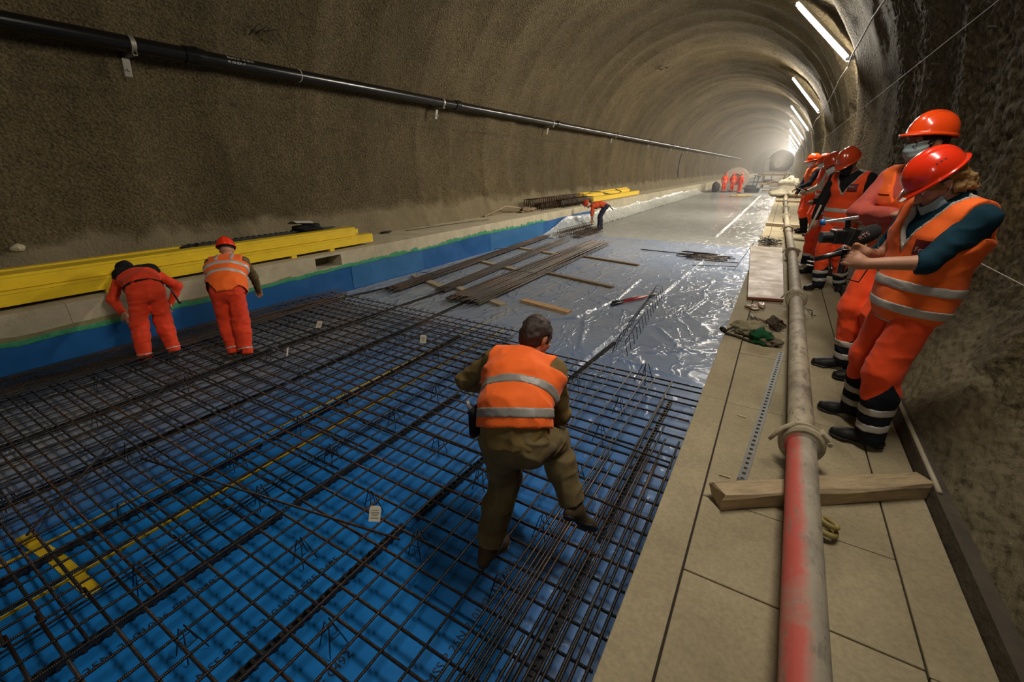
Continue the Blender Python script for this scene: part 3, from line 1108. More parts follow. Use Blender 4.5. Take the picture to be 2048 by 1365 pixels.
# ---- bent wire distance strip (a long trestle of hoops) and bolt cutter
t = thing('bent_wire_strip', 'long strip of bent wire hoops standing on the film', 'wire spacer', (-1.5, 6.6, 0))
A, B = Vector((-1.42, 5.15, .02)), Vector((-1.66, 8.25, .02))
d = (B - A).normalized(); n = Vector((d.y, -d.x, 0))
K = 15
for i in range(K):
    p = A.lerp(B, i / (K - 1))
    q = A.lerp(B, min(1, (i + .35) / (K - 1)))
    mb = MB()
    mb.tube([p - n * .10, p - n * .055 + Vector((0, 0, .19)), p + n * .055 + Vector((0, 0, .19)), p + n * .10], .005, 5)
    mb.build('hoop', M_WIRE, t, smooth=True)
for s_, zz in ((-.055, .19), (.055, .19)):
    mb = MB(); mb.tube([A + n * s_ + Vector((0, 0, zz + .006)), B + n * s_ + Vector((0, 0, zz + .006))], .005, 5)
    mb.build('rail_wire', M_WIRE, t, smooth=True)

M_REDH = mat_plain('red_handle', (.42, .02, .015), .4, coat=.3)
M_BLKG = mat_plain('black_grip', (.015, .015, .016), .6)
M_STEEL = mat_plain('worn_steel', (.28, .25, .21), .45, .7)
t = thing('bolt_cutter', 'bolt cutter with red handles lying on the film', 'bolt cutter', (-1.95, 7.6, .03))
piv = Vector((-1.76, 8.02, .06))
for (hx, hy) in ((-2.24, 7.30), (-2.20, 7.12)):
    e = Vector((hx, hy, .045))
    mb = MB(); mb.tube([piv + Vector((0, 0, 0)), piv.lerp(e, .3) + Vector((0, (.02 if hy > 7.2 else -.02), 0)), piv.lerp(e, .75)], .018, 10); mb.build('handle', M_REDH, t, smooth=True)
    mb = MB(); mb.tube([piv.lerp(e, .73), e], [.022, .024], 10); mb.build('grip', M_BLKG, t, smooth=True)
dd = (piv - Vector((-2.22, 7.2, .06))).normalized()
mb = MB()
mb.box(piv + dd * .03, (.12, .05, .04), rz=math.atan2(dd.y, dd.x), bev=.008)
mb.cyl(piv + dd * .0 + Vector((0, 0, -.03)), piv + Vector((0, 0, .035)), .018, 12)
mb.box(piv + dd * .13 + Vector((.018, -.012, 0)), (.11, .028, .03), rz=math.atan2(dd.y, dd.x) - .12, bev=.008)
mb.box(piv + dd * .13 + Vector((-.018, .012, 0)), (.11, .028, .03), rz=math.atan2(dd.y, dd.x) + .12, bev=.008)
mb.build('jaw', M_STEEL, t)

# ---- stacks of lattice strips in front of the bending worker and on the left walkway
M_LATT = mat_rebar('lattice_rust', 'Y', .6, (.06, .042, .028))


def lattice_strip(name, a, b, h, wd, label, group, pitch=.16, roll=0.0):
    """zig-zag wire strip: two chords with slanting rungs"""
    a, b = Vector(a), Vector(b)
    d = (b - a).normalized()
    n0 = Vector((d.y, -d.x, 0))
    n = n0 * math.cos(roll) + Vector((0, 0, math.sin(roll)))
    u = Vector((0, 0, math.cos(roll))) - n0 * math.sin(roll)
    t = thing(name, label, 'wire strip', (a + b) / 2 - Vector((0, 0, .0)), group)
    for s in (-1, 1):
        mb = MB(); mb.tube([a + n * s * wd / 2, b + n * s * wd / 2], .009, 5); mb.build('chord', M_LATT, t, smooth=True)
    L = (b - a).length
    k = int(L / pitch)
    mb = MB()
    pts = []
    for i in range(k):
        p = a + d * (pitch * i)
        pts += [p - n * wd / 2, p - n * wd * .3 + u * h, p + n * wd * .3 + u * h, p + n * wd / 2, p + n * wd / 2 + d * pitch * .5]
    mb.tube(pts, .008, 5)
    mb.build('zigzag', M_LATT, t, smooth=True)
    return t


for i, (x, y0, y1, z) in enumerate([(-6.62, 13.9, 17.0, .03), (-6.40, 13.9, 17.2, .03), (-6.5, 14.2, 17.4, .13)]):
    lattice_strip('lattice_strip', (x, y0, z), (x + .10, y1, z), .12, .16, 'rusty lattice strip lying by the hands of the far bending worker', 'lattice strips by the far bending worker')
for i, (x, y0, y1, z) in enumerate([(-5.95, 14.1, 16.4, .03), (-5.78, 14.0, 16.2, .03), (-5.88, 14.2, 16.4, .12)]):
    lattice_strip('lattice_strip', (x, y0, z), (x + .12, y1, z), .11, .15, 'rusty lattice strip in the short right-hand pile by the far worker', 'lattice strips in the short pile')
# ================================================================ things along the right walkway
def mat_pump(name, red=False):
    m, nt, b = new_mat(name)
    p = worldpos(nt)
    n1 = noise(nt, 6, 6, .7, p)
    n2 = noise(nt, 28, 4, .7, worldpos(nt, (1, .35, 1)))
    c = ramp(nt, n1.outputs['Fac'], [(.28, (.16, .13, .085)), (.5, (.34, .285, .195)), (.75, (.46, .40, .29))])
    sp = ramp(nt, n2.outputs['Fac'], [(.33, (.18, .17, .15)), (.46, (1, 1, 1))])
    col = mixc(nt, .8, c.outputs[0], sp.outputs[0], 'MULTIPLY')
    if red:
        # sprayed red stripe along the upper left side of the pipe, greyer steel beside it
        sx = nt.nodes.new('ShaderNodeSeparateXYZ')
        nt.links.new(p, sx.inputs[0])
        nz = noise(nt, 9, 4, .7, p)
        a = N(nt, 'ShaderNodeMath', operation='MULTIPLY_ADD')
        nt.links.new(nz.outputs['Fac'], a.inputs[0]); a.inputs[1].default_value = .045
        nt.links.new(sx.outputs['X'], a.inputs[2])
        stripe = ramp(nt, a.outputs[0], [(.30, (0, 0, 0)), (.306, (.9, .9, .9)), (.330, (.9, .9, .9)), (.352, (0, 0, 0))])
        stripe.color_ramp.elements[0].position = .268
        stripe.color_ramp.elements[1].position = .290
        stripe.color_ramp.elements[2].position = .326
        stripe.color_ramp.elements[3].position = .360
        n5 = noise(nt, 2.1, 4, .6, p)
        br = ramp(nt, n5.outputs['Fac'], [(.32, (.15, .15, .15)), (.42, (1, 1, 1))])
        f = mixc(nt, 1, stripe.outputs[0], br.outputs[0], 'MULTIPLY')
        f = mixc(nt, .8, f, sp.outputs[0], 'MULTIPLY')
        gy = mixc(nt, .4, col, (.30, .275, .24))
        col = mixc(nt, f, gy, (.56, .075, .055))
    nt.links.new(col, b.inputs['Base Color'])
    b.inputs['Roughness'].default_value = .7
    bump(nt, b, n1.outputs['Fac'], .25, .006)
    return m


M_PUMP = mat_pump('dusty_pump_pipe')
M_PUMPR = mat_pump('red_marked_pump_pipe', True)
M_COUP = mat_plain('dusty_coupling', (.34, .29, .19), .8, var=.45, scale=14, bumps=.3, bscale=50)

pipe_pts = [(.284, -1.2, .945), (.343, 2.43, .935), (.370, 5.67, .905), (.356, 8.97, .895), (.300, 12.5, .895), (.258, 15.8, .895), (.235, 19.1, .895), (.22, 22.4, .895), (.21, 25.7, .895), (.21, 29.0, .895)]
seg_l = ['red-marked dusty concrete pump pipe nearest to the viewer', 'dusty pump pipe between the first and the second clamp', 'dusty pump pipe beside the plywood board', 'dusty pump pipe beside the tangled wire',
         'dusty pump pipe beyond the first cross timber', 'dusty pump pipe between the two cross timbers', 'dusty pump pipe after the second cross timber', 'dusty pump pipe, last but one before the pale bags', 'dusty pump pipe running into the pale bags']
for i, (a, b_) in enumerate(zip(pipe_pts[:-1], pipe_pts[1:])):
    a, b_ = Vector(a), Vector(b_)
    d = (b_ - a).normalized()
    L = (b_ - a).length
    r = .066
    mb = MB()
    n_ = 24
    mb.lathe(a, d, [(.004, .0), (.004, r + .012), (.045, r + .012), (.05, r), (L - .05, r), (L - .045, r + .012), (L - .004, r + .012), (L - .004, 0)], 36)
    o = mb.build('pump_pipe', M_PUMPR if i == 0 else M_PUMP, ang=40)
    tag(o, seg_l[i], 'pipe', 'concrete pump pipes along the walkway')
coup_l = ['clamp coupling with lever at the end of the red-marked pipe', 'clamp coupling on the pump pipe at the corner of the plywood board', 'clamp coupling on the pump pipe beside the dark boots', 'clamp coupling on the pump pipe before the first cross timber',
          'clamp coupling on the pump pipe after the first cross timber', 'clamp coupling on the pump pipe before the second cross timber', 'clamp coupling on the pump pipe after the second cross timber', 'clamp coupling nearest to the pale bags']
for i, p in enumerate(pipe_pts[1:-1]):
    p = Vector(p)
    d = (Vector(pipe_pts[i + 2]) - p).normalized()
    t = thing('pipe_coupling', coup_l[i], 'pipe clamp', p - Vector((0, 0, .1)), 'clamp couplings of the pump pipes')
    mb = MB()
    prof = [(-.042, .074), (-.042, .094), (-.030, .106), (-.012, .108), (-.008, .100), (.008, .100), (.012, .108), (.030, .106), (.042, .094), (.042, .074), (-.042, .074)]
    mb.lathe(p, d, prof, 40)
    mb.build('clamp_ring', M_COUP, t, ang=35)
    if i < 6:
        mb = MB()      # hinge lug
        x, y, _ = frame_from(d)
        q = p + Vector((.085, 0, .065))
        mb.box(q, (.06, .06, .035), ry=.7, bev=.006)
        mb.cyl(q + Vector((.028, -.04, -.02)), q + Vector((.028, .04, -.02)), .012, 10)
        mb.build('hinge', M_COUP, t)
        mb = MB()      # lever
        mb.tube([p + Vector((-.05, -.0, .10)), p + Vector((-.10, -.03, .075)), p + Vector((-.150, -.07, .01))], [.014, .013, .008], 8)
        mb.build('lever', M_COUP, t, smooth=True)

# squared timber under the near pipe
M_BEAM = mat_wood('rough_sawn_timber', (.38, .29, .17), (.5, 4, 4), .5)
A, B = Vector((.008, 1.90, 0)), Vector((.868, 2.50, 0))
d = (B - A); L = d.length
mb = MB()
prof = [(-.052, 0), (.052, .0), (.056, .07), (.044, .086), (-.046, .084), (-.056, .07)]
nst = 24
P = []
for i in range(nst):
    s = i / (nst - 1)
    P.append([(-L / 2 + L * s + (.012 * math.sin(k * 2.1) if i in (0, nst - 1) else 0), q[0] + .004 * math.sin(s * 9 + k), q[1] + .004 * math.sin(s * 13 + 2 * k)) for k, q in enumerate(prof + prof[:1])])
mb.grid(np.array(P)[:, ::-1])
for i in (0, nst - 1):
    mb.add(P[i][:-1], [tuple(range(6)) if i else tuple(range(5, -1, -1))])
o = mb.build('timber_block', M_BEAM, loc=(0, 0, 0))
o.location = ((A.x + B.x) / 2, (A.y + B.y) / 2, PLAT + .002)
o.rotation_euler = (0, 0, math.atan2(d.y, d.x))
tag(o, 'rough squared timber lying under the red-marked pump pipe', 'timber')

# rubber ring beside it
mb = MB()
mb.ring((.448, 1.93, PLAT + .035), (.2, .1, 1), .035, .013)
mb.ring((.452, 1.945, PLAT + .062), (.25, .3, 1), .033, .011)
tag(mb.build('strap_coil', mat_plain('ochre_rubber', (.30, .23, .07), .7), smooth=True), 'small ochre rubber ring behind the timber beside the pipe', 'ring')

# perforated strip
A, B = Vector((.105, 2.12, PLAT)), Vector((.262, 4.15, PLAT))
d = (B - A).normalized(); n = Vector((d.y, -d.x, 0)); L = (B - A).length
t = thing('perforated_strip', 'grey perforated steel strip lying beside the pump pipe', 'steel strip', (A + B) / 2)
M_GALV = mat_plain('galvanised', (.13, .13, .12), .6, .1, .3, 20)
mb = MB()
wd = .020
k = int(L / .05)
hw, hl = .008, .011
for i in range(k):
    y0 = L * i / k; y1 = L * (i + 1) / k; ym = (y0 + y1) / 2
    for (xa, xb, ya, yb) in ((-wd, -hw, y0, y1), (hw, wd, y0, y1), (-hw, hw, y0, ym - hl), (-hw, hw, ym + hl, y1)):
        vs = []
        for z in (.004, .0065):
            for xx, yv in ((xa, ya), (xb, ya), (xb, yb), (xa, yb)):
                q = A + d * yv + n * xx
                vs.append((q.x, q.y, PLAT + z + .004))
        mb.add(vs, [(3, 2, 1, 0), (4, 5, 6, 7), (0, 1, 5, 4), (1, 2, 6, 5), (2, 3, 7, 6), (3, 0, 4, 7)])
for s in (-1, 1):
    vs = [A + n * s * wd + Vector((0, 0, .001)), B + n * s * wd + Vector((0, 0, .001)), B + n * s * wd + Vector((0, 0, .0105)), A + n * s * wd + Vector((0, 0, .0105))]
    vs2 = [q + n * s * .002 for q in vs]
    mb.add(vs + vs2, [(0, 1, 2, 3), (7, 6, 5, 4), (3, 2, 6, 7)])
mb.build('strip', M_GALV, t)
mb = MB(); mb.box(A + d * .012 + Vector((0, 0, .006)), (.045, .03, .012), rz=math.atan2(d.y, d.x) - pi / 2, bev=.003)
mb.build('end_cap', M_BLKG, t)['label'] = 'black end cap'

# plywood board
def mat_ply():
    m, nt, b = new_mat('worn_plywood')
    p = worldpos(nt, (6, .8, 1))
    q = worldpos(nt)
    n1 = noise(nt, 3, 6, .7, p, .8)
    n2 = noise(nt, 2.2, 5, .7, q)
    c = ramp(nt, n1.outputs['Fac'], [(.3, (.19, .11, .05)), (.5, (.33, .21, .11)), (.7, (.43, .31, .18))])
    c2 = ramp(nt, n2.outputs['Fac'], [(.42, (0, 0, 0)), (.60, (1, 1, 1))])
    col = mixc(nt, c2.outputs[0], c.outputs[0], (.36, .26, .16))
    nt.links.new(col, b.inputs['Base Color'])
    r = ramp(nt, n2.outputs['Fac'], [(.3, (.48, ) * 3), (.7, (.75, ) * 3)])
    nt.links.new(r.outputs[0], b.inputs['Roughness'])
    bump(nt, b, n1.outputs['Fac'], .1, .004)
    return m


t = thing('plywood_board', 'scuffed shuttering plywood board lying on the walkway kerb', 'plywood', (-.05, 7.8, PLAT))
mb = MB()
poly = [(-.115, 5.80), (.262, 5.90), (.215, 10.0), (-.335, 9.92)]
mb.prism(poly, PLAT + .012, PLAT + .042)
mb.build('board', mat_ply(), t)
mb = MB()
for (a, b_) in zip(poly, poly[1:] + poly[:1]):
    a, b_ = Vector(a), Vector(b_)
    nn = (b_ - a).normalized(); nn = Vector((nn.y, -nn.x)) * .002
    vs = [(a.x + nn.x, a.y + nn.y, PLAT + .012), (b_.x + nn.x, b_.y + nn.y, PLAT + .012), (b_.x + nn.x, b_.y + nn.y, PLAT + .0425), (a.x + nn.x, a.y + nn.y, PLAT + .0425)]
    mb.add(vs, [(0, 1, 2, 3)])
mb.build('painted_edge', mat_plain('red_brown_edge', (.20, .055, .03), .6), t)['label'] = 'red-brown painted board edge'

# glistening foil scraps
M_FOIL = mat_plain('crumpled_foil', (.55, .42, .34), .25, .4, bumps=.6, bscale=60, bdist=.01)


def crumple(name, c, size, mat, label, cat, seed, amp=.5, nu=18, nv=12, rz=0.0, group=None, parent=None):
    rs = np.random.RandomState(seed)
    u = np.linspace(0, 2 * pi, nu + 1); v = np.linspace(-.5 * pi, .5 * pi, nv)
    U, V = np.meshgrid(u, v, indexing='ij')
    x, y, z = np.cos(U) * np.cos(V), np.sin(U) * np.cos(V), np.sin(V)
    ph = rs.rand(3) * 20
    dsp = 1 + amp * vnoise(x * 2 + ph[0], y * 2 + ph[1], z * 2 + ph[2]) + amp * .6 * vnoise(x * 5 + ph[1], y * 5 + ph[0], z * 5)
    X = x * dsp * size[0] / 2; Y = y * dsp * size[1] / 2; Z = z * dsp * size[2] / 2
    cz, sz = math.cos(rz), math.sin(rz)
    P = np.stack([c[0] + X * cz - Y * sz, c[1] + X * sz + Y * cz, c[2] + np.maximum(Z + size[2] * .42, .001)], -1)
    mb = MB(); mb.grid(P)
    o = mb.build(name, mat, parent, smooth=True)
    return tag(o, label, cat, group) if parent is None else o


crumple('foil_scrap', (-.03, 5.42, PLAT + .004), (.10, .16, .05), M_FOIL, 'glistening crumpled foil scrap before the plywood board', 'scrap', 5, rz=1)
crumple('foil_scrap', (.05, 5.55, PLAT + .004), (.08, .14, .06), mat_plain('pale_foil', (.62, .48, .42), .3, .2, bumps=.5), 'pinkish foil scrap at the red-brown edge of the board', 'scrap', 9)
# tying pliers
t = thing('pliers', 'brown tying pliers lying before the plywood board', 'pliers', (.06, 5.0, PLAT + .004))
mb = MB(); mb.tube([(-.045, 5.10, PLAT + .02), (-.01, 5.02, PLAT + .022), (.015, 5.03, PLAT + .022)], [.008, .02, .014], 8); mb.build('jaw', M_STEEL, t, smooth=True)
for s in (-1, 1):
    mb = MB(); mb.tube([(.01, 5.025 + s * .012, PLAT + .022), (.06, 4.97 + s * .035, PLAT + .018), (.125, 4.94 + s * .03, PLAT + .014)], [.009, .009, .011], 8)
    mb.build('handle', mat_plain('brown_grip', (.12, .06, .035), .6), t, smooth=True)
# coil of tie wire
M_COIL = mat_plain('brown_tie_wire', (.07, .045, .03), .45, .5)
t = thing('wire_coil', 'small brown coil of tie wire beside the pump pipe', 'wire coil', (.185, 4.82, PLAT + .004))
for i in range(7):
    mb = MB()
    cx, cy = .165 + i * .011, 4.86 - i * .022
    pts = []
    for k in range(20):
        a = 2 * pi * k / 20
        q = .052 + .012 * math.cos(4 * a)
        pts.append((cx + .95 * q * math.cos(a) * .9, cy + .4 * q * math.cos(a), PLAT + .06 + q * math.sin(a)))
    mb.tube(pts, .006, 6, closed=True)
    mb.build('winding', M_COIL, t, smooth=True)
# work bag
def cloth(name, col, var=.3, rough=.9, bs=.35, scale=14):
    return mat_plain(name, col, rough, 0, var, scale, bs, 120, .2)


M_KHAKI = cloth('khaki_canvas', (.22, .19, .11))
t = thing('work_bag', 'limp khaki and green work bag with straps on the kerb', 'bag', (-.02, 4.45, PLAT + .002))
o = crumple('bag_body', (.0, 4.55, PLAT + .003), (.30, .36, .11), M_KHAKI, '', '', 3, .34, 36, 22, .5, parent=t)
o = crumple('green_flap', (.095, 4.33, PLAT + .004), (.20, .20, .12), cloth('green_cloth', (.008, .065, .022)), '', '', 12, .40, 30, 18, .2, parent=t)
o['label'] = 'dark green flap'
o = crumple('grey_flap', (.175, 4.30, PLAT + .003), (.15, .13, .08), cloth('grey_brown_cloth', (.15, .12, .085)), '', '', 17, .5, 26, 16, -.4, parent=t)
for k, pts in enumerate(([(-.22, 4.40, .02), (-.16, 4.50, .05), (-.06, 4.55, .06), (.0, 4.40, .05), (.06, 4.28, .02)], [(-.21, 4.38, .015), (-.12, 4.36, .012), (-.03, 4.30, .012), (.05, 4.26, .012)], [(-.10, 4.66, .015), (-.08, 4.58, .045), (.0, 4.48, .06)])):
    mb = MB(); mb.tube([(x, y, PLAT + z + .003) for x, y, z in pts], .011, 6); mb.build('strap', cloth('dark_strap', (.045, .04, .025)), t, smooth=True)
mb = MB(); mb.ring((-.235, 4.42, PLAT + .035), (.4, .6, .5), .028, .012, 20, 6); mb.build('strap_loop', cloth('dark_strap2', (.035, .03, .02)), t, smooth=True)

# tangle of tie wire on the kerb farther back
mb = MB()
rr = random.Random(4)
for s in range(16):
    c = Vector((-.02 + rr.uniform(-.14, .12), 10.7 + rr.uniform(-.35, .3), PLAT + .01))
    pts = []
    a0 = rr.uniform(0, 6)
    for k in range(9):
        a = a0 + k * rr.uniform(.3, .75)
        q = .05 + rr.uniform(0, .12)
        pts.append(c + Vector((q * math.cos(a), 2.2 * q * math.sin(a), rr.uniform(0, .10))))
    mb.tube(pts, .0045, 4)
tag(mb.build('wire_tangle', M_WIRE, smooth=True), 'tangle of dark tie wire on the kerb behind the plywood board', 'wire', None, 'stuff')
tag(MB().tube([(-.6, 10.9, .12), (-.3, 10.75, PLAT + .02), (-.12, 10.6, PLAT + .02), (.0, 10.3, PLAT + .05), (.1, 10.45, PLAT + .02)], .006, 5).build('wire_end', M_WIRE, smooth=True), 'long loose wire trailing from the tangle over the kerb edge', 'wire')
tag(MB().tube([(.50, 5.75, PLAT + .006), (.52, 5.6, PLAT + .03), (.55, 5.68, PLAT + .008), (.53, 5.45, PLAT + .02), (.57, 5.5, PLAT + .006)], .005, 5).build('wire_scrap', M_COIL, smooth=True), 'small bent rusty wire scrap beside the second clamp', 'wire')
tag(MB().tube([(.08, 2.82, PLAT + .005), (.03, 2.83, PLAT + .005)], .004, 5).build('straw', mat_plain('straw', (.6, .5, .32), .8)), 'thin straw lying on the joint near the strip end', 'straw')
tag(MB().tube([(-.0, 2.13, PLAT + .005), (.055, 2.13, PLAT + .005)], .004, 5).build('straw', mat_plain('straw2', (.6, .5, .32), .8)), 'short straw above the timber, by the strip end', 'straw')

# cross timbers under the pipe farther back
plank((-.20, 14.15, PLAT + .045), (.92, 13.95, PLAT + .045), .20, .075, M_GREYW, 'cross timber under the pump pipe by the farthest boots', name='cross_timber')
plank((-.17, 24.6, PLAT + .045), (.95, 24.5, PLAT + .045), .22, .075, M_GREYW, 'cross timber under the pump pipe near the pale bags', name='cross_timber')
plank((.44, 8.05, PLAT + .05), (.93, 8.0, PLAT + .05), .16, .08, M_GREYW, 'grey timber piece between the legs of the visitors', name='cross_timber')

# foot of the right wall: weathered skirting board with a pale rail on it
mb = MB()
mb.extr((.925, -3, PLAT - .02), (.965, 14, PLAT - .02), [(-.045, 0), (.05, 0), (.045, .10), (-.02, .085)])
o = mb.build('baseboard_right', mat_plain('weathered_skirting', (.075, .06, .042), .9, var=.55, scale=5, bumps=.6, bscale=18, bdist=.02), loc=(.94, 5, PLAT - .02)); o['kind'] = 'structure'
mb = MB(); mb.tube([(.905, 2.40, PLAT + .085), (.912, 3.4, PLAT + .092), (.93, 6, PLAT + .09)], .012, 8)
tag(mb.build('pale_rod', mat_plain('pale_rod', (.42, .36, .26), .6), smooth=True), 'pale rod lying along the top of the skirting board', 'rod')

# ================================================================ left wall pipe
M_BLACKPIPE = mat_plain('black_pe_pipe', (.004, .004, .004), .25, bumps=.1, bscale=30)
M_ZINC = mat_plain('zinc_bracket', (.36, .34, .29), .42, .75, .2)
PX, PZ = -8.02, 3.85
pj = [-4.0, 4.15, 10.65, 17.0, 24.3, 31.0, 38, 45, 52, 59, 66, 73, 80, 90, 100]
pl = ['thick black pipe on the left wall, piece at the left picture edge', 'thick black pipe on the left wall with white lettering', 'black wall pipe between the second and third socket', 'black wall pipe between the third and fourth socket', 'black wall pipe between the fourth and fifth socket', 'black wall pipe between the fifth and sixth socket']
for i, (a, b_) in enumerate(zip(pj[:-1], pj[1:])):
    lab = pl[i] if i < len(pl) else 'far piece of the black wall pipe shining towards the tunnel end'
    t = thing('wall_pipe', lab, 'pipe', (PX, (a + b_) / 2, PZ - .11), 'black pipes along the left wall')
    n_ = 28 if i < 4 else 12
    mb = MB(); mb.tube([(PX, a + .02, PZ), (PX, b_ - .02, PZ)], .098, n_); mb.build('pipe_body', M_BLACKPIPE, t, ang=40)
    if i > 0 and i < 8:
        mb = MB(); mb.lathe((PX, a - .05, PZ), (0, 1, 0), [(-.13, .098), (-.13, .115), (-.04, .117), (.0, .128), (.05, .128), (.06, .115), (.15, .113), (.16, .098)], n_)
        mb.build('socket', M_BLACKPIPE, t, ang=35)
    if i == 1:
        for body, sz, zz, ang in (('20x4,2 21 TR-20-21', .055, PZ + .045, .46), ('PE 100 SDR 17', .045, PZ - .02, -.2)):
            me = text_mesh(body, sz)
            vs = np.array([v.co[:] for v in me.vertices])
            a0 = ang
            rr_ = .0992
            th = a0 + vs[:, 1] / rr_
            P = np.stack([PX + rr_ * np.cos(th), 4.55 + vs[:, 0], PZ + rr_ * np.sin(th)], -1)
            o = link_mesh('lettering', P, [tuple(p.vertices) for p in me.polygons], mat_plain('white_print', (.45, .44, .4), .6), t)
            o['label'] = 'small white lettering'
tag(MB().ring((PX, 5.85, PZ), (0, 1, 0), .101, .007, 32, 6).build('pipe_tie', mat_plain('white_tie', (.6, .57, .5), .6), smooth=True), 'pale tie band round the lettered black pipe', 'tie')
bl = ['nearest', 'second', 'third', 'fourth', 'fifth', 'sixth', 'seventh', 'eighth', 'ninth', 'tenth', 'eleventh', 'twelfth']
for i, y in enumerate([3.32, 9.95, 16.5, 24.0, 31.5, 38.5, 45.5, 52.5, 59.5, 66.5, 73.5, 82]):
    t = thing('pipe_bracket', 'shiny zinc bracket holding the black wall pipe, %s from the left' % bl[i], 'bracket', (PX, y, PZ - .3), 'zinc brackets of the black wall pipe')
    wx = TUN_C[0] - 4.93
    mb = MB(); mb.lathe((PX, y - .03, PZ), (0, 1, 0), [(0, .099), (0, .104), (.06, .104), (.06, .099)], 28); mb.build('clamp_band', M_ZINC, t, ang=35)
    mb = MB()
    zb = PZ - .135
    mb.box((PX - .24, y, zb), (.60, .05, .006)); mb.box((PX - .24, y - .024, zb + .025), (.60, .004, .05)); mb.box((PX - .24, y + .024, zb + .025), (.60, .004, .05)); mb.build('arm', M_ZINC, t)
    mb = MB(); mb.box((PX - .17, y - .05, PZ - .27), (.012, .09, .22), ry=.22, bev=.003); mb.build('wall_plate', M_ZINC, t)
    for (dx, dz) in ((-.150, -.30),):
        mb = MB(); mb.cyl((PX + dx, y - .05, PZ + dz), (PX + dx + .03, y - .05, PZ + dz), .017, 6); mb.build('bolt', M_STEEL, t)

# ================================================================ cables and strings
M_CABLE = mat_plain('pale_cable', (.34, .31, .25), .6)
def wire(pts, r, mat, label, name='lamp_cable', cat='cable', sag=0.0):
    P = []
    for a, b_ in zip(pts[:-1], pts[1:]):
        a, b_ = Vector(a), Vector(b_)
        for k in range(6):
            s = k / 6
            q = a.lerp(b_, s); q.z -= sag * 4 * s * (1 - s)
            P.append(q)
    P.append(Vector(pts[-1]))
    return tag(MB().tube(P, r, 6).build(name, mat, smooth=True), label, cat)


wire([(.64, 3.4, 4.25), (.68, 8.5, 4.34), (.67, 9.48, 4.38), (.67, 10.58, 4.35), (.67, 12.09, 4.34), (.71, 13.0, 4.29)], .014, M_CABLE, 'pale cable running to the near end of the first glowing lamp')
wire([(.70, 13.0, 4.29), (.69, 14.91, 4.31), (.71, 15.88, 4.27), (.72, 17.8, 4.25), (.73, 19.82, 4.22), (.73, 23.8, 4.24)], .014, M_CABLE, 'pale cable sagging from the first glowing lamp to the second')
wire([(.73, 23.8, 4.24), (.70, 26, 4.3), (.72, 29, 4.22), (.68, 34.6, 4.3)], .014, M_CABLE, 'pale cable from the second glowing lamp to the third')
wire([(1.12, -1, 3.45), (1.12, 30, 3.45)], .0045, M_CABLE, 'thin straight wire stretched along the upper right wall', 'guide_wire', 'wire')
wire([(1.27, 1.5, 1.66), (1.27, 4.6, 1.68)], .0035, M_CABLE, 'thin wire low on the right wall behind the visitor with the camera', 'guide_wire', 'wire')
wire([(-8.26, -1, 3.32), (-8.26, 12, 3.33), (-8.26, 22, 3.33)], .004, mat_plain('dark_wire', (.07, .055, .035), .8), 'thin dark wire along the left wall below the black pipe', 'guide_wire', 'wire')
# iron stubs in the lining
M_STUB = mat_plain('rusty_stub', (.05, .035, .02), .8)
for i, dy in enumerate((0, .12, .26)):
    tag(MB().tube([(-8.12 + .02 * i, 5.1 + dy, 4.33 + .05 * i), (-7.96 + .03 * i, 5.22 + dy, 4.5 - .02 * i), (-8.04, 5.48 + dy, 4.32 - .04 * i)], .012, 6).build('iron_stub', M_STUB, smooth=True),
        'bent iron stub sticking out of the lining above the lettered black pipe', 'iron stub', 'iron stubs above the pipe')
for i, dy in enumerate((0, .5)):
    tag(MB().tube([(-5.75 - .25 * i, 23.6, 6.62 - .05 * i), (-5.62 - .25 * i, 23.3, 6.50 - .05 * i), (-5.5 - .25 * i, 23.5, 6.60 - .05 * i)], .02, 5).build('iron_stub', M_STUB, smooth=True),
        'pair of small dark iron stubs high on the vault crown', 'iron stub', 'iron stubs on the crown')
for i, (y, z) in enumerate(((5.69, 3.36), (7.43, 3.38))):
    tag(MB().tube([(1.30, y, z), (1.20, y - .02, z + .01)], .008, 6).build('anchor_pin', M_ZINC), 'small shiny anchor pin in the right wall, %s one' % ('nearer' if i == 0 else 'farther'), 'anchor pin')
# dark drain slot in the left wall far back
crumple('drain_hole', (-8.34, 1.55, 1.28), (.10, .14, .10), M_CONC_L, 'small pale mortar lump around a hole low on the left wall', 'mortar lump', 8, .3)

# ================================================================ left walkway: yellow beams and what lies on them
M_YEL = mat_plain('yellow_varnish', (.76, .52, .012), .45, var=.18, scale=3, coat=.15)
M_YELE = mat_plain('yellow_beam_end', (.60, .47, .12), .6)


def formwork_beam(x, y0, y1, z, wd, h, label, group, skew=0.0):
    t = thing('formwork_beam', label, 'beam', (x, (y0 + y1) / 2, z), group)
    dx = skew
    mb = MB()
    lip = .006
    prof = [(-wd / 2, 0), (wd / 2, 0), (wd / 2, h * .2), (wd / 2 - lip, h * .23), (wd / 2 - lip, h * .77), (wd / 2, h * .8), (wd / 2, h), (-wd / 2, h), (-wd / 2, h * .8), (-wd / 2 + lip, h * .77), (-wd / 2 + lip, h * .23), (-wd / 2, h * .2)]
    mb.extr((x - dx, y0, z), (x + dx, y1, z), prof)
    mb.build('girder', M_YEL, t)
    for yy, s in ((y0, -1), (y1, 1)):
        mb = MB(); mb.box((x + (dx if s > 0 else -dx), yy + s * .004, z + h / 2), (wd * .9, .008, h * .92)); mb.build('end_cap', M_YELE, t)
    return t


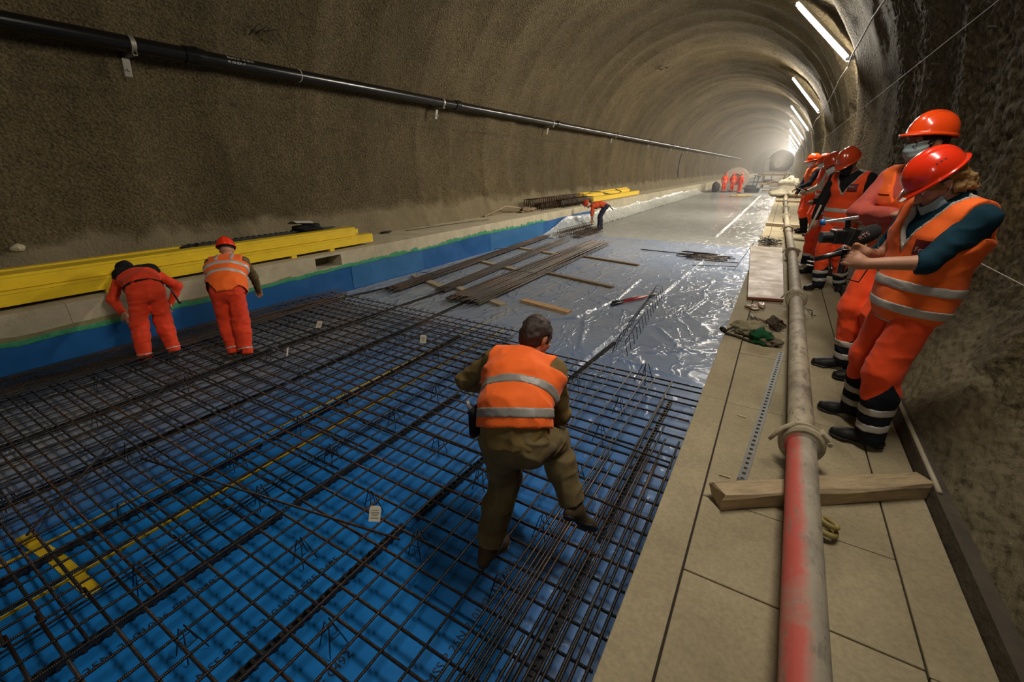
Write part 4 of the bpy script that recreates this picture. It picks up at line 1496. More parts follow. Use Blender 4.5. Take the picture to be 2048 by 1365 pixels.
z0 = PLAT + .05
gp = 'yellow beams of the near left stack'
formwork_beam(-7.32, -4.0, 6.42, z0, .20, .165, 'yellow beam lowest and foremost of the near left stack', gp)
formwork_beam(-7.54, -4.2, 6.25, z0, .20, .165, 'yellow beam lowest of the near stack, behind the foremost', gp)
formwork_beam(-7.76, -4.0, 6.30, z0, .20, .165, 'yellow beam lowest of the near stack, third from the edge', gp)
formwork_beam(-7.98, -4.1, 6.20, z0, .20, .165, 'yellow beam lowest of the near stack, by the wall', gp)
z1 = z0 + .170
formwork_beam(-7.36, -4.1, 6.02, z1, .20, .165, 'yellow beam uppermost and foremost of the near left stack', gp)
formwork_beam(-7.58, -4.0, 6.30, z1 , .14, .085, 'slim yellow beam lying on the near stack, second from the edge', gp)
formwork_beam(-7.73, -4.0, 6.0, z1, .11, .10, 'slim yellow beam on the near stack, third from the edge', gp)
formwork_beam(-7.86, -4.0, 5.9, z1, .11, .11, 'slim yellow beam on the near stack, fourth from the edge', gp)
formwork_beam(-8.0, -4.0, 5.5, z1, .11, .125, 'slim yellow beam on the near stack, by the wall', gp)
for i, y in enumerate((-2.2, -.2, 2.0, 3.6, 4.6, 5.4)):
    mb = MB(); mb.box((-7.6, y, PLAT + .026), (.74, .10, .048)); tag(mb.build('support_batten', M_YEL), 'short yellow batten under the near beam stack', 'batten', 'battens under the near beams')
# dark plastic strips on top
for i in range(7):
    x = -7.60 - .045 * (i % 5); z = z1 + .125 + .035 * (i // 5)
    t_ = MB()
    t_.box((x, 4.35 + .1 * (i % 3), z + .012), (.036, 2.5, .028))
    for k in range(24): t_.box((x, 3.2 + .1 * k, z + .030), (.03, .04, .012))
    tag(t_.build('spacer_rail', M_RAIL), 'black toothed plastic strip in the bunch lying on the yellow beams', 'spacer', 'black strips on the yellow beams')
# black bag with a sheet of paper
t = thing('black_bag', 'black folded bag with a pale sheet of paper on the yellow beams', 'bag', (-7.65, 5.25, z1 + .13))
o = crumple('bag_body', (-7.66, 5.25, z1 + .135), (.44, .55, .17), cloth('black_fabric', (.012, .012, .013)), '', '', 6, .30, 30, 18, .2, parent=t)
P = np.array([[(-7.74 + .30 * u - .05, 4.93 + .36 * v, z1 + .30 + .05 * math.sin(u * 3) - .03 * v + .03 * u) for v in np.linspace(0, 1, 6)] for u in np.linspace(0, 1, 6)])
mb = MB(); mb.grid(P)
o = mb.build('paper_sheet', mat_plain('pale_paper', (.52, .47, .43), .8, var=.08), t, smooth=True); o['label'] = 'pale sheet of paper'

# rusty wire baskets
for i, (x0, y0, x1, y1, z, h, wd, l) in enumerate([(-8.0, 14.6, -7.92, 19.5, PLAT + .01, .38, .32, 'rusty wire hoop basket against the wall on the left walkway, upright one'),
                                                   (-7.72, 14.9, -7.60, 18.8, PLAT + .01, .22, .34, 'low rusty wire hoop basket in front of the upright one, nearer'),
                                                   (-7.50, 16.2, -7.42, 19.4, PLAT + .01, .28, .34, 'low rusty wire hoop basket nearest to the kerb edge')]):
    A, B = Vector((x0, y0, z)), Vector((x1, y1, z))
    d = (B - A).normalized(); n = Vector((d.y, -d.x, 0))
    t = thing('wire_basket', l, 'wire basket', (A + B) / 2, 'rusty wire baskets on the left walkway')
    K = 30
    for k in range(K):
        p = A.lerp(B, k / (K - 1))
        mb = MB()
        mb.tube([p - n * wd / 2, p - n * wd * .42 + Vector((0, 0, h)), p + n * wd * .42 + Vector((0, 0, h)), p + n * wd / 2], .017, 5)
        mb.build('hoop', M_LATT, t, smooth=True)
    for (s, hz) in ((-.42, h), (.42, h), (-.46, h * .5), (.46, h * .5), (0, h)):
        mb = MB(); mb.tube([A + n * wd * s + Vector((0, 0, hz)), B + n * wd * s + Vector((0, 0, hz))], .012, 5); mb.build('long_wire', M_LATT, t, smooth=True)
# hose end with a dirty sack
M_HOSE = mat_plain('dusty_hose', (.30, .22, .14), .7)
wire([(-8.12, 11.9, PLAT + .03), (-8.05, 12.4, PLAT + .14), (-8.0, 13.0, PLAT + .27), (-7.92, 13.6, PLAT + .20), (-7.88, 14.1, PLAT + .10)], .028, M_HOSE, 'dusty brown hose arching over the left walkway', 'hose', 'hose')
crumple('dirty_sack', (-7.80, 14.25, PLAT + .003), (.34, .95, .17), mat_plain('dirty_sacking', (.20, .14, .08), .9, var=.5, bumps=.5), 'dirty brown sack lying at the end of the hose', 'sack', 14, .45, 30, 18)
wire([(-8.0, 8.2, PLAT + .012), (-7.9, 9.6, PLAT + .012), (-7.75, 10.6, PLAT + .012), (-7.6, 11.4, PLAT + .012)], .008, M_STUB, 'thin dark wire lying on the left walkway', 'loose_wire', 'wire')
crumple('dark_rag', (-8.15, 7.7, PLAT + .003), (.12, .30, .06), cloth('dark_rag', (.04, .035, .02)), 'small dark rag by the wall on the left walkway', 'rag', 22, .5)
crumple('rubble', (-7.25, 17.9, PLAT + .003), (.08, .10, .07), M_CONC_L, 'small pale lump on the walkway edge by the baskets', 'lump', 31, .3)

# far yellow stack
gp = 'yellow beams of the far left stack'
for i, (x, y0, y1, z, wd, h, l) in enumerate([
    (-7.45, 19.4, 27.3, PLAT + .02, .20, .20, 'yellow beam lowest and foremost of the far stack'),
    (-7.70, 19.6, 26.9, PLAT + .02, .20, .20, 'yellow beam lowest of the far stack, second from the edge'),
    (-7.95, 19.3, 26.5, PLAT + .22, .20, .20, 'yellow beam uppermost of the far stack, by the wall'),
    (-7.72, 19.5, 26.2, PLAT + .225, .18, .14, 'yellow beam upper layer of the far stack, in front'),
    (-7.95, 19.7, 26.6, PLAT + .02, .20, .19, 'yellow beam lowest of the far stack, by the wall')]):
    formwork_beam(x, y0, y1, z, wd, h, l, gp)
wire([(-7.75, 20.3, PLAT + .45), (-7.68, 21.3, PLAT + .40), (-7.55, 22.4, PLAT + .24), (-7.38, 23.4, PLAT + .20), (-7.40, 23.9, PLAT + .30), (-7.7, 23.8, PLAT + .42)], .022, M_BLKG, 'black cable thrown over the far yellow beams', 'cable', 'cable')
for i, x in enumerate((-7.5, -7.75)):
    mb = MB(); mb.box((x, 19.15, PLAT + .12), (.10, .16, .22)); tag(mb.build('brown_block', mat_plain('brown_block', (.16, .05, .02), .8)), 'small brown block under the near end of the far beams, %s one' % ('outer' if i == 0 else 'inner'), 'block')
# dark upright slot in the left wall
mb = MB()
P = []
for k in range(12):
    th = R(180 + 14 - 24 * k / 11 - 4)
    r = TUN_R - .07
    row = []
    for dy in (-.22, 0, .22):
        row.append((TUN_C[0] + (r - .03 * (1 if dy == 0 else 0)) * math.cos(th), 44.5 + dy * (1.6 if k > 0 and k < 11 else .6), TUN_C[1] + (r - .03 * (1 if dy == 0 else 0)) * math.sin(th)))
    P.append(row)
mb.grid(np.array(P)[:, ::-1])
tag(mb.build('drain_mat', mat_plain('dark_drain_mat', (.07, .06, .045), .9), smooth=True), 'dark upright drainage mat on the left wall behind the far workers', 'drainage mat')
# ================================================================ people: skeleton
def vec(*a): return np.array(a, float)


def unit(v): v = np.asarray(v, float); return v / (np.linalg.norm(v) + 1e-9)


def ik(a, t, l1, l2, pole):
    """middle joint of a two-bone chain from a to t that bends towards pole"""
    a, t = np.asarray(a, float), np.asarray(t, float)
    d = t - a
    L = np.linalg.norm(d)
    if L > (l1 + l2) * .995:
        t = a + d / L * (l1 + l2) * .995
        d = t - a; L = np.linalg.norm(d)
    d = d / L
    x = (l1 * l1 - l2 * l2 + L * L) / (2 * L)
    h = math.sqrt(max(l1 * l1 - x * x, 0))
    p = np.asarray(pole, float)
    p = unit(p - d * p.dot(d))
    return a + d * x + p * h, t


def skeleton(s, pelvis, face, lean=5, lean2=None, side=0.0, twist=0.0, ankleL=None, ankleR=None, kneeL=None, kneeR=None,
             wristL=None, wristR=None, elbL=None, elbR=None, look=None, headup=None, toeL=None, toeR=None, neck_f=None, shw=.185, ls=1.0):
    """all joints of one figure; directions: face = horizontal heading, lean degrees forward of lower and upper back"""
    f = unit(vec(face[0], face[1], 0)); up = vec(0, 0, 1)
    r = np.cross(f, up)
    J = dict(s=s, f=f, r=r)
    pelvis = np.asarray(pelvis, float)
    J['pelvis'] = pelvis
    lean2 = lean if lean2 is None else lean2
    a1, a2 = math.radians(lean), math.radians(lean2)
    up1 = unit(f * math.sin(a1) + up * math.cos(a1) + r * side)
    up2 = unit(f * math.sin(a2) + up * math.cos(a2) + r * side)
    J['up1'], J['up2'] = up1, up2
    J['hipL'] = pelvis - r * .092 * s - up1 * .02 * s
    J['hipR'] = pelvis + r * .092 * s - up1 * .02 * s
    J['waist'] = pelvis + up1 * .17 * s
    J['chest'] = J['waist'] + up2 * .19 * s
    J['neck'] = J['chest'] + up2 * .165 * s
    rt = unit(r * math.cos(twist) + np.cross(up2, r) * math.sin(twist))
    J['rt'] = rt
    J['cf'] = unit(np.cross(up2, rt))                   # chest front
    sh = J['chest'] + up2 * .115 * s
    J['shL'] = sh - rt * shw * s
    J['shR'] = sh + rt * shw * s
    for S, sg in (('L', -1), ('R', 1)):
        an = {'L': ankleL, 'R': ankleR}[S]
        kp = {'L': kneeL, 'R': kneeR}[S]
        kp = f if kp is None else kp
        if an is None: an = pelvis * [1, 1, 0] + r * sg * .10 * s + vec(0, 0, pelvis[2] - .86 * s)
        J['knee' + S], J['ank' + S] = ik(J['hip' + S], an, .425 * s * ls, .425 * s * ls, kp)
        tv = {'L': toeL, 'R': toeR}[S]
        J['toe' + S] = unit(f + r * sg * .15) if tv is None else unit(tv)
        wr = {'L': wristL, 'R': wristR}[S]
        ep = {'L': elbL, 'R': elbR}[S]
        if wr is None: wr = J['sh' + S] - up2 * .50 * s + r * sg * .08 * s + f * .08 * s
        if ep is None: ep = -f + r * sg * .6
        J['elb' + S], J['wri' + S] = ik(J['sh' + S], wr, .30 * s, .255 * s, ep)
    lk = unit(f + vec(0, 0, -.1) if look is None else look)
    J['hf'] = lk
    hu = up2 if headup is None else np.asarray(headup, float)
    J['hr'] = unit(np.cross(lk, hu))
    J['hu'] = unit(np.cross(J['hr'], lk))
    nf = vec(0, 0, 0) if neck_f is None else np.asarray(neck_f, float)
    J['head'] = J['neck'] + up2 * .035 * s + J['hu'] * .125 * s + lk * .025 * s + nf
    return J


PL = .79
MATZ = .165
POSES = {}
# A  woman with the camera rig, on the walkway nearest to the viewer
POSES['A'] = skeleton(.905, (.70, 2.98, PL + .858), (-.92, -.40), lean=-4, lean2=-3, ankleL=(.70, 2.84, PL + .085), ankleR=(.66, 3.18, PL + .085), toeL=(-1, .25, 0), toeR=(-1, .10, 0),
                      wristL=(.425, 2.755, PL + 1.05), wristR=(.44, 2.93, PL + 1.08), elbL=(.35, -.5, -1), elbR=(.2, .8, -.7), look=(-.74, -.22, -.72), twist=.10)
# B  tall man with folded arms behind her
POSES['B'] = skeleton(1.02, (.78, 4.02, PL + .955), (-.78, -.63), lean=0, lean2=2, ankleL=(.80, 3.86, PL + .09), ankleR=(.68, 4.02, PL + .09), toeL=(-1, -.3, 0), toeR=(-1, .0, 0),
                      wristR=(.66, 3.84, PL + 1.21), wristL=(.57, 4.02, PL + 1.15), elbR=(-1, .45, -.6), elbL=(.4, -1, -.9), look=(-.86, -.50, -.07))
# C  man in the V-neck vest looking down
POSES['C'] = skeleton(.985, (.72, 6.98, PL + .915), (-.50, -.86), lean=0, lean2=6, ankleL=(.88, 6.98, PL + .09), ankleR=(.64, 6.84, PL + .09), toeR=(-.75, -.65, 0), toeL=(-.1, -1, 0),
                      wristR=(.38, 6.75, PL + .72), wristL=(.80, 6.60, PL + .95), elbR=(-.8, .6, -.2), elbL=(.9, .1, -.5), look=(-.50, -.68, -.62), neck_f=(-.03, -.01, 0))
# D  person half hidden behind C
POSES['D'] = skeleton(.97, (.72, 8.2, PL + .90), (-.9, -.42), lean=3, lean2=10, ankleL=(.62, 7.92, PL + .09), ankleR=(.54, 8.25, PL + .09),
                      wristL=(.44, 7.95, PL + 1.04), wristR=(.46, 8.15, PL + 1.04), elbL=(.3, -.5, -1), elbR=(.2, .6, -1), look=(-.8, -.3, -.5))
# E, F  two masked people farther along the walkway
POSES['E'] = skeleton(1.0, (.80, 12.2, PL + .93), (-.97, -.25), lean=2, lean2=8, look=(-.93, -.12, -.34), ankleL=(.84, 12.0, PL + .09), ankleR=(.80, 12.35, PL + .09), wristL=(.48, 12.05, PL + 1.0), wristR=(.52, 12.25, PL + 1.0))
POSES['F'] = skeleton(1.01, (.57, 13.1, PL + .94), (-.92, -.40), lean=0, lean2=4, look=(-.93, -.25, -.2), ankleL=(.64, 12.95, PL + .09), ankleR=(.64, 13.3, PL + .09), wristR=(.28, 13.05, PL + .80), wristL=(.30, 12.90, PL + 1.03), elbL=(.2, -.6, -.8))
# P1, P2  two men stooping at the left kerb
POSES['P1'] = skeleton(.93, (-6.42, 2.09, .885), (-.97, .24), lean=56, lean2=82, ankleL=(-6.32, 1.84, .15), ankleR=(-6.26, 2.12, .15), kneeL=(-1, -.1, .1), kneeR=(-1, .15, .1), ls=.95,
                       wristL=(-6.72, 1.90, .60), wristR=(-6.70, 2.40, .62), elbL=(-.5, -.4, -.1), elbR=(.2, .7, .1), look=(-.60, -.10, -.75), headup=(-.8, .0, .6), neck_f=(0, -.06, -.02))
POSES['P2'] = skeleton(.95, (-5.65, 2.64, .885), (-.80, .60), lean=38, lean2=60, ankleL=(-5.54, 2.49, .15), ankleR=(-5.39, 2.55, .15), kneeL=(-.8, .3, .1), kneeR=(-.8, .4, .1), ls=.95,
                       wristR=(-6.02, 3.21, .70), wristL=(-6.17, 2.83, .62), elbR=(.5, 1, .1), elbL=(-.2, -1, 0), look=(-.70, .55, -.45), headup=(-.5, .35, .8), toeL=(-.9, .5, 0), toeR=(-.5, .9, 0))
# P3  man striding over the mat, seen from behind
POSES['P3'] = skeleton(.96, (-.94, 1.60, 1.00), (-.06, 1), lean=30, lean2=66, side=-.24, ankleL=(-1.058, 1.51, MATZ + .09), ankleR=(-.68, 1.86, .46), kneeL=(-.15, 1, 0), kneeR=(.0, 1, -.7), toeL=(.05, 1, -.05), toeR=(.45, .6, -.65),
                       wristL=(-1.34, 2.06, .95), wristR=(-1.02, 2.14, .92), elbL=(-1, -.7, -.1), elbR=(.8, -.6, -.3), look=(.34, .78, -.55), headup=(.1, .55, .85))
# P4  man bending over the lattice strips far back
POSES['P4'] = skeleton(1.0, (-5.72, 16.60, .02 + .90), (-.94, -.34), lean=70, lean2=100, ankleL=(-5.82, 16.38, .11), ankleR=(-5.86, 16.72, .11), kneeL=(-1, -.3, 0), kneeR=(-1, -.3, 0),
                       wristL=(-6.12, 16.32, .30), wristR=(-6.20, 16.62, .28), elbL=(0, -.3, .6), elbR=(0, .3, .6), look=(-.5, -.15, -.85), headup=(-.8, -.3, .4))
# Q1..Q3  three workers before the cable drum
for nm, x, y, fx in (('Q1', -5.05, 49.5, (.2, -1)), ('Q2', -4.35, 50.2, (-.3, -1)), ('Q3', -3.55, 48.0, (.5, .85))):
    POSES[nm] = skeleton(1.0, (x, y, .95), fx, lean=4, lean2=8)
# ================================================================ people: smooth implicit bodies and clothes -> meshes
class Field:
    def __init__(s, lo, hi, res):
        s.lo = np.asarray(lo, float); s.res = res
        n = np.ceil((np.asarray(hi) - s.lo) / res).astype(int) + 1
        s.n = n
        s.ax = [(s.lo[i] + res * np.arange(n[i])).astype(np.float32) for i in range(3)]
        s.d = np.full(n, .25, np.float32)

    def _win(s, lo, hi):
        a = np.clip(np.floor((np.asarray(lo) - s.lo) / s.res).astype(int), 0, s.n)
        b = np.clip(np.ceil((np.asarray(hi) - s.lo) / s.res).astype(int) + 1, 0, s.n)
        if np.any(b <= a): return None
        sl = tuple(slice(a[i], b[i]) for i in range(3))
        X = s.ax[0][sl[0]][:, None, None]; Y = s.ax[1][sl[1]][None, :, None]; Z = s.ax[2][sl[2]][None, None, :]
        return sl, X, Y, Z

    def _merge(s, sl, d, k, sub):
        o = s.d[sl]
        if sub:
            h = np.clip(.5 - .5 * (o + d) / k, 0, 1)
            s.d[sl] = o * (1 - h) - d * h + k * h * (1 - h)
        elif k <= 0:
            s.d[sl] = np.minimum(o, d)
        else:
            h = np.clip(.5 + .5 * (o - d) / k, 0, 1)
            s.d[sl] = o * (1 - h) + d * h - k * h * (1 - h)

    def cone(s, a, b, ra, rb, k=.02, flat=None, sub=False):
        a, b = np.asarray(a, float), np.asarray(b, float)
        m = max(ra, rb) * (1 if flat is None else 1 / flat[1]) + .05 + k
        w_ = s._win(np.minimum(a, b) - m, np.maximum(a, b) + m)
        if w_ is None: return s
        sl, X, Y, Z = w_
        ab = b - a
        L2 = float(ab @ ab) + 1e-9
        px, py, pz = X - a[0], Y - a[1], Z - a[2]
        t = np.clip((px * ab[0] + py * ab[1] + pz * ab[2]) / L2, 0, 1)
        vx, vy, vz = px - t * ab[0], py - t * ab[1], pz - t * ab[2]
        q = vx * vx + vy * vy + vz * vz
        if flat is not None:
            n, f = flat
            vn = vx * n[0] + vy * n[1] + vz * n[2]
            q = q - vn * vn * (1 - f * f)
        s._merge(sl, (np.sqrt(np.maximum(q, 1e-12)) - (ra + t * (rb - ra))).astype(np.float32), k, sub)
        return s

    def ell(s, c, axes, radii, k=.015, sub=False):
        c = np.asarray(c, float); m = max(radii) + .04 + k
        w_ = s._win(c - m, c + m)
        if w_ is None: return s
        sl, X, Y, Z = w_
        px, py, pz = X - c[0], Y - c[1], Z - c[2]
        k0 = k1 = 0
        for a, r in zip(axes, radii):
            u = px * a[0] + py * a[1] + pz * a[2]
            k0 = k0 + (u / r) ** 2
            k1 = k1 + (u / (r * r)) ** 2
        k0 = np.sqrt(k0); k1 = np.sqrt(k1) + 1e-9
        s._merge(sl, (k0 * (k0 - 1) / k1).astype(np.float32), k, sub)
        return s

    def clip(s, p, n):
        """keep the side that n points away from"""
        n = unit(n)
        d = (s.ax[0][:, None, None] - p[0]) * n[0] + (s.ax[1][None, :, None] - p[1]) * n[1] + (s.ax[2][None, None, :] - p[2]) * n[2]
        s.d = np.maximum(s.d, d.astype(np.float32))
        return s

    def coords(s):
        return s.ax[0][:, None, None], s.ax[1][None, :, None], s.ax[2][None, None, :]

    def offset(s, o):
        s.d = s.d - np.float32(o)
        return s

    def copy(s):
        f = Field.__new__(Field)
        f.lo, f.res, f.n, f.ax = s.lo, s.res, s.n, s.ax
        f.d = s.d.copy()
        return f

    def folds(s, amp, sc=(9, 9, 14), seed=0.0):
        m = np.abs(s.d) < .035
        idx = np.nonzero(m)
        x, y, z = s.ax[0][idx[0]], s.ax[1][idx[1]], s.ax[2][idx[2]]
        q = .35 * vnoise(x * 4, y * 4, z * 4 + seed)
        nz = (1 - np.abs(vnoise(x * sc[0] + q + seed, y * sc[1] - q, z * sc[2] + 2 * q))) ** 2 - .45 + .35 * vnoise(x * 22, y * 22, z * 26 + seed)
        s.d[idx] -= np.float32(amp) * nz
        return s

    def mesh(s):
        d = s.d
        n = s.n
        ins = d < 0
        c = ins[:-1, :-1, :-1].astype(np.int8)
        tot = np.zeros_like(c)
        for dx in (0, 1):
            for dy in (0, 1):
                for dz in (0, 1):
                    tot += ins[dx:n[0] - 1 + dx, dy:n[1] - 1 + dy, dz:n[2] - 1 + dz]
        act = (tot > 0) & (tot < 8)
        I, J_, K = np.nonzero(act)
        if len(I) == 0: return np.zeros((0, 3)), np.zeros((0, 4), int)
        vid = np.full(act.shape, -1, np.int64)
        vid[I, J_, K] = np.arange(len(I))
        acc = np.zeros((len(I), 3)); cnt = np.zeros(len(I))
        cor = [(x, y, z) for x in (0, 1) for y in (0, 1) for z in (0, 1)]
        val = {q: d[I + q[0], J_ + q[1], K + q[2]] for q in cor}
        for q in cor:
            for ax in range(3):
                if q[ax] == 0:
                    q2 = tuple(1 if i == ax else q[i] for i in range(3))
                    v0, v1 = val[q], val[q2]
                    m = (v0 < 0) != (v1 < 0)
                    t = np.where(m, v0 / np.where(m, v0 - v1, 1), 0)
                    for i in range(3):
                        acc[:, i] += np.where(m, q[i] + (t if i == ax else 0), 0)
                    cnt += m
        V = np.stack([I, J_, K], 1) + acc / cnt[:, None]
        V = s.lo + V * s.res
        F = []
        for ax in range(3):
            b, c2 = [(1, 2), (2, 0), (0, 1)][ax]
            sl0 = [slice(1, n[i] - 1) for i in range(3)]; sl1 = list(sl0)
            sl0[ax] = slice(0, n[ax] - 1); sl1[ax] = slice(1, n[ax])
            m0, m1 = ins[tuple(sl0)], ins[tuple(sl1)]
            for flip, m in ((False, m0 & ~m1), (True, ~m0 & m1)):
                P = np.nonzero(m)
                P = [P[i] + (0 if i == ax else 1) for i in range(3)]
                def at(ob, oc):
                    q = [P[0].copy(), P[1].copy(), P[2].copy()]
                    q[b] = q[b] - ob; q[c2] = q[c2] - oc
                    return vid[q[0], q[1], q[2]]
                quad = np.stack([at(1, 1), at(0, 1), at(0, 0), at(1, 0)], 1)
                if flip: quad = quad[:, ::-1]
                F.append(quad)
        F = np.concatenate(F)
        F = F[(F >= 0).all(1)]
        return V, F


def body_box(J, pad=.20):
    P = np.array([J[k] for k in ('head', 'neck', 'pelvis', 'shL', 'shR', 'elbL', 'elbR', 'wriL', 'wriR', 'kneeL', 'kneeR', 'ankL', 'ankR')])
    return P.min(0) - pad, P.max(0) + pad


def torso(F, J, o=0.0, hem=None, shoulders=True, w_=1.0):
    """trunk; o = thickness of cloth over the body"""
    s = J['s']
    lat1 = J['r']; lat2 = J['rt']
    F.cone(J['pelvis'] - J['up1'] * .03 * s, J['pelvis'] + J['up1'] * .06 * s, .112 * s * w_ + o, .108 * s * w_ + o, .03, (lat1, .70))
    F.cone(J['pelvis'] + J['up1'] * .06 * s, J['waist'], .108 * s * w_ + o, .104 * s * w_ + o, .04, (lat1, .72))
    F.cone(J['waist'], J['chest'], .104 * s * w_ + o, .118 * s * w_ + o, .05, (lat2, .72))
    F.cone(J['chest'], J['chest'] + J['up2'] * .09 * s, .118 * s * w_ + o, .085 * s + o, .05, (lat2, .64))
    if shoulders:
        for S in 'LR':
            F.cone(J['chest'] + J['up2'] * .10 * s, J['sh' + S] - J['up2'] * .012 * s, .070 * s + o, .058 * s + o, .04)
        F.cone(J['chest'] + J['up2'] * .11 * s, J['neck'] + J['up2'] * .01 * s, .075 * s + o * .6, .056 * s + o * .4, .03)
    return F


def arm(F, J, S, o=0.0, upto='wri', k=.025):
    s = J['s']
    a, e, w_ = J['sh' + S], J['elb' + S], J['wri' + S]
    F.cone(a, e, .054 * s + o, .042 * s + o, k)
    if upto == 'wri':
        F.cone(e, w_, .042 * s + o, .029 * s + o * .9, k)
    elif upto != 'elb':
        F.cone(e, e + (w_ - e) * upto, .042 * s + o, (.042 - .013 * upto) * s + o, k)
    return F


def legs(F, J, o=0.0, k=.03, baggy=0.0, down=1.0):
    s = J['s']
    for S in 'LR':
        h, kn, an = J['hip' + S], J['knee' + S], J['ank' + S]
        F.cone(h, kn, .088 * s + o, .060 * s + o + baggy, k)
        e = kn + (an - kn) * down
        bk = -J['f'] * .012 * s
        F.cone(kn, kn + (an - kn) * .35 + bk, .058 * s + o + baggy, .055 * s + o + baggy, k)
        F.cone(kn + (an - kn) * .35 + bk, e, .055 * s + o + baggy, .040 * s + o + baggy, k)
    return F


def hand_prims(F, J, S, point=None, palm=None, curl=.6, spread=1.0, o=0.0):
    """palm, four fingers of different length with two bends, thumb from the side of the palm"""
    s = J['s']
    w_ = J['wri' + S]
    d = unit(w_ - J['elb' + S]) if point is None else unit(point)
    pn = vec(0, 0, -1) if palm is None else np.asarray(palm, float)
    pn = unit(pn - d * (pn @ d))
    sd = np.cross(d, pn) * (1 if S == 'R' else -1)       # towards the thumb
    k1 = w_ + d * .085 * s
    F.cone(w_, w_ + d * .03 * s, .026 * s + o, .028 * s + o, .012, (sd, .8))
    F.cone(w_ + d * .02 * s, k1 - d * .01 * s, .016 * s + o, .0145 * s + o, .012, (sd, .40))
    for i, (u, L) in enumerate(((.032, .068), (.011, .078), (-.010, .072), (-.030, .056))):
        b = k1 + sd * u * s * spread
        c1 = curl * (1 + .12 * i)
        d1 = unit(d * math.cos(c1) + pn * math.sin(c1))
        d2 = unit(d * math.cos(2.1 * c1) + pn * math.sin(2.1 * c1))
        d3 = unit(d * math.cos(2.9 * c1) + pn * math.sin(2.9 * c1))
        p1 = b + d1 * L * .48 * s; p2 = p1 + d2 * L * .32 * s; p3 = p2 + d3 * L * .24 * s
        F.cone(b - d * .02 * s, b, .0095 * s + o, .0098 * s + o, .006)
        F.cone(b, p1, .0098 * s + o, .0088 * s + o, .003).cone(p1, p2, .0088 * s + o, .0080 * s + o, .003).cone(p2, p3, .0080 * s + o, .0070 * s + o, .003)
    t0 = w_ + d * .025 * s + sd * .024 * s
    td = unit(d * .75 + sd * .6 + pn * .35)
    t1 = t0 + td * .040 * s
    t2 = t1 + unit(d * .85 + sd * .1 + pn * .6) * .030 * s
    t3 = t2 + unit(d * .8 - sd * .25 + pn * .7) * .024 * s
    F.cone(t0, t1, .0125 * s + o, .011 * s + o, .010).cone(t1, t2, .011 * s + o, .0098 * s + o, .004).cone(t2, t3, .0098 * s + o, .008 * s + o, .004)
    return F


def head_prims(F, J, face=True):
    s = J['s']
    c, f, u, r = J['head'], J['hf'], J['hu'], J['hr']
    P = lambda a, b, d_: c + f * a * s + u * b * s + r * d_ * s
    A = (f, u, r)
    F.cone(J['neck'] - J['up2'] * .03 * s, P(-.015, -.06, 0), .056 * s, .054 * s, .025)
    F.ell(P(-.012, .022, 0), A, (.098 * s, .098 * s, .076 * s), .02)
    F.ell(P(.022, -.045, 0), A, (.072 * s, .070 * s, .060 * s), .03)
    F.cone(P(.070, -.092, -.012), P(.070, -.092, .012), .020 * s, .020 * s, .03)
    if face:
        F.cone(P(.074, .026, -.035), P(.074, .026, .035), .016 * s, .016 * s, .015)           # brow
        for q in (-1, 1):
            F.ell(P(.096, .006, q * .032), A, (.016 * s, .014 * s, .018 * s), .012, sub=True)   # eye hollow
            F.ell(P(.062, -.028, q * .040), A, (.024 * s, .020 * s, .022 * s), .02)            # cheek
            F.ell(P(-.008, -.008, q * .078), A, (.018 * s, .032 * s, .010 * s), .006)          # ear
        F.cone(P(.088, .008, 0), P(.112, -.032, 0), .009 * s, .014 * s, .012)                  # nose
        for q in (-1, 1): F.ell(P(.102, -.036, q * .012), A, (.010 * s, .009 * s, .009 * s), .006)
        F.cone(P(.092, -.062, -.014), P(.092, -.062, .014), .007 * s, .007 * s, .008)          # lips
        F.cone(P(.089, -.074, -.012), P(.089, -.074, .012), .008 * s, .008 * s, .008)
    return F


def boots(F, J, S, o=0.0):
    s = J['s']
    an, t = J['ank' + S], J['toe' + S]
    # sole direction: keep perpendicular to the shin component of the toe vector
    sh = unit(an - J['knee' + S])
    lat = unit(np.cross(t, sh))
    dn = unit(sh - t * (sh @ t))
    heel = an - t * .050 * s + dn * .058 * s
    ball = an + t * .125 * s + dn * .060 * s
    toe = an + t * .175 * s + dn * .060 * s
    F.cone(an - sh * .10 * s, an + sh * .0, .050 * s + o, .048 * s + o, .02)
    F.cone(an, heel + dn * -.01, .046 * s + o, .036 * s + o, .03)
    F.cone(an + dn * .02 * s, ball - dn * .004, .042 * s + o, .034 * s + o, .03, (lat, .86))
    F.cone(ball, toe, .034 * s + o, .028 * s + o, .03, (lat, .72))
    return F, heel, ball, toe, dn, lat


def emit(F, name, mat, parent, label=None):
    V, Q = F.mesh()
    if len(V) == 0: return None
    o = link_mesh(name, V, Q, mat, parent, True)
    if label: o['label'] = label
    return o


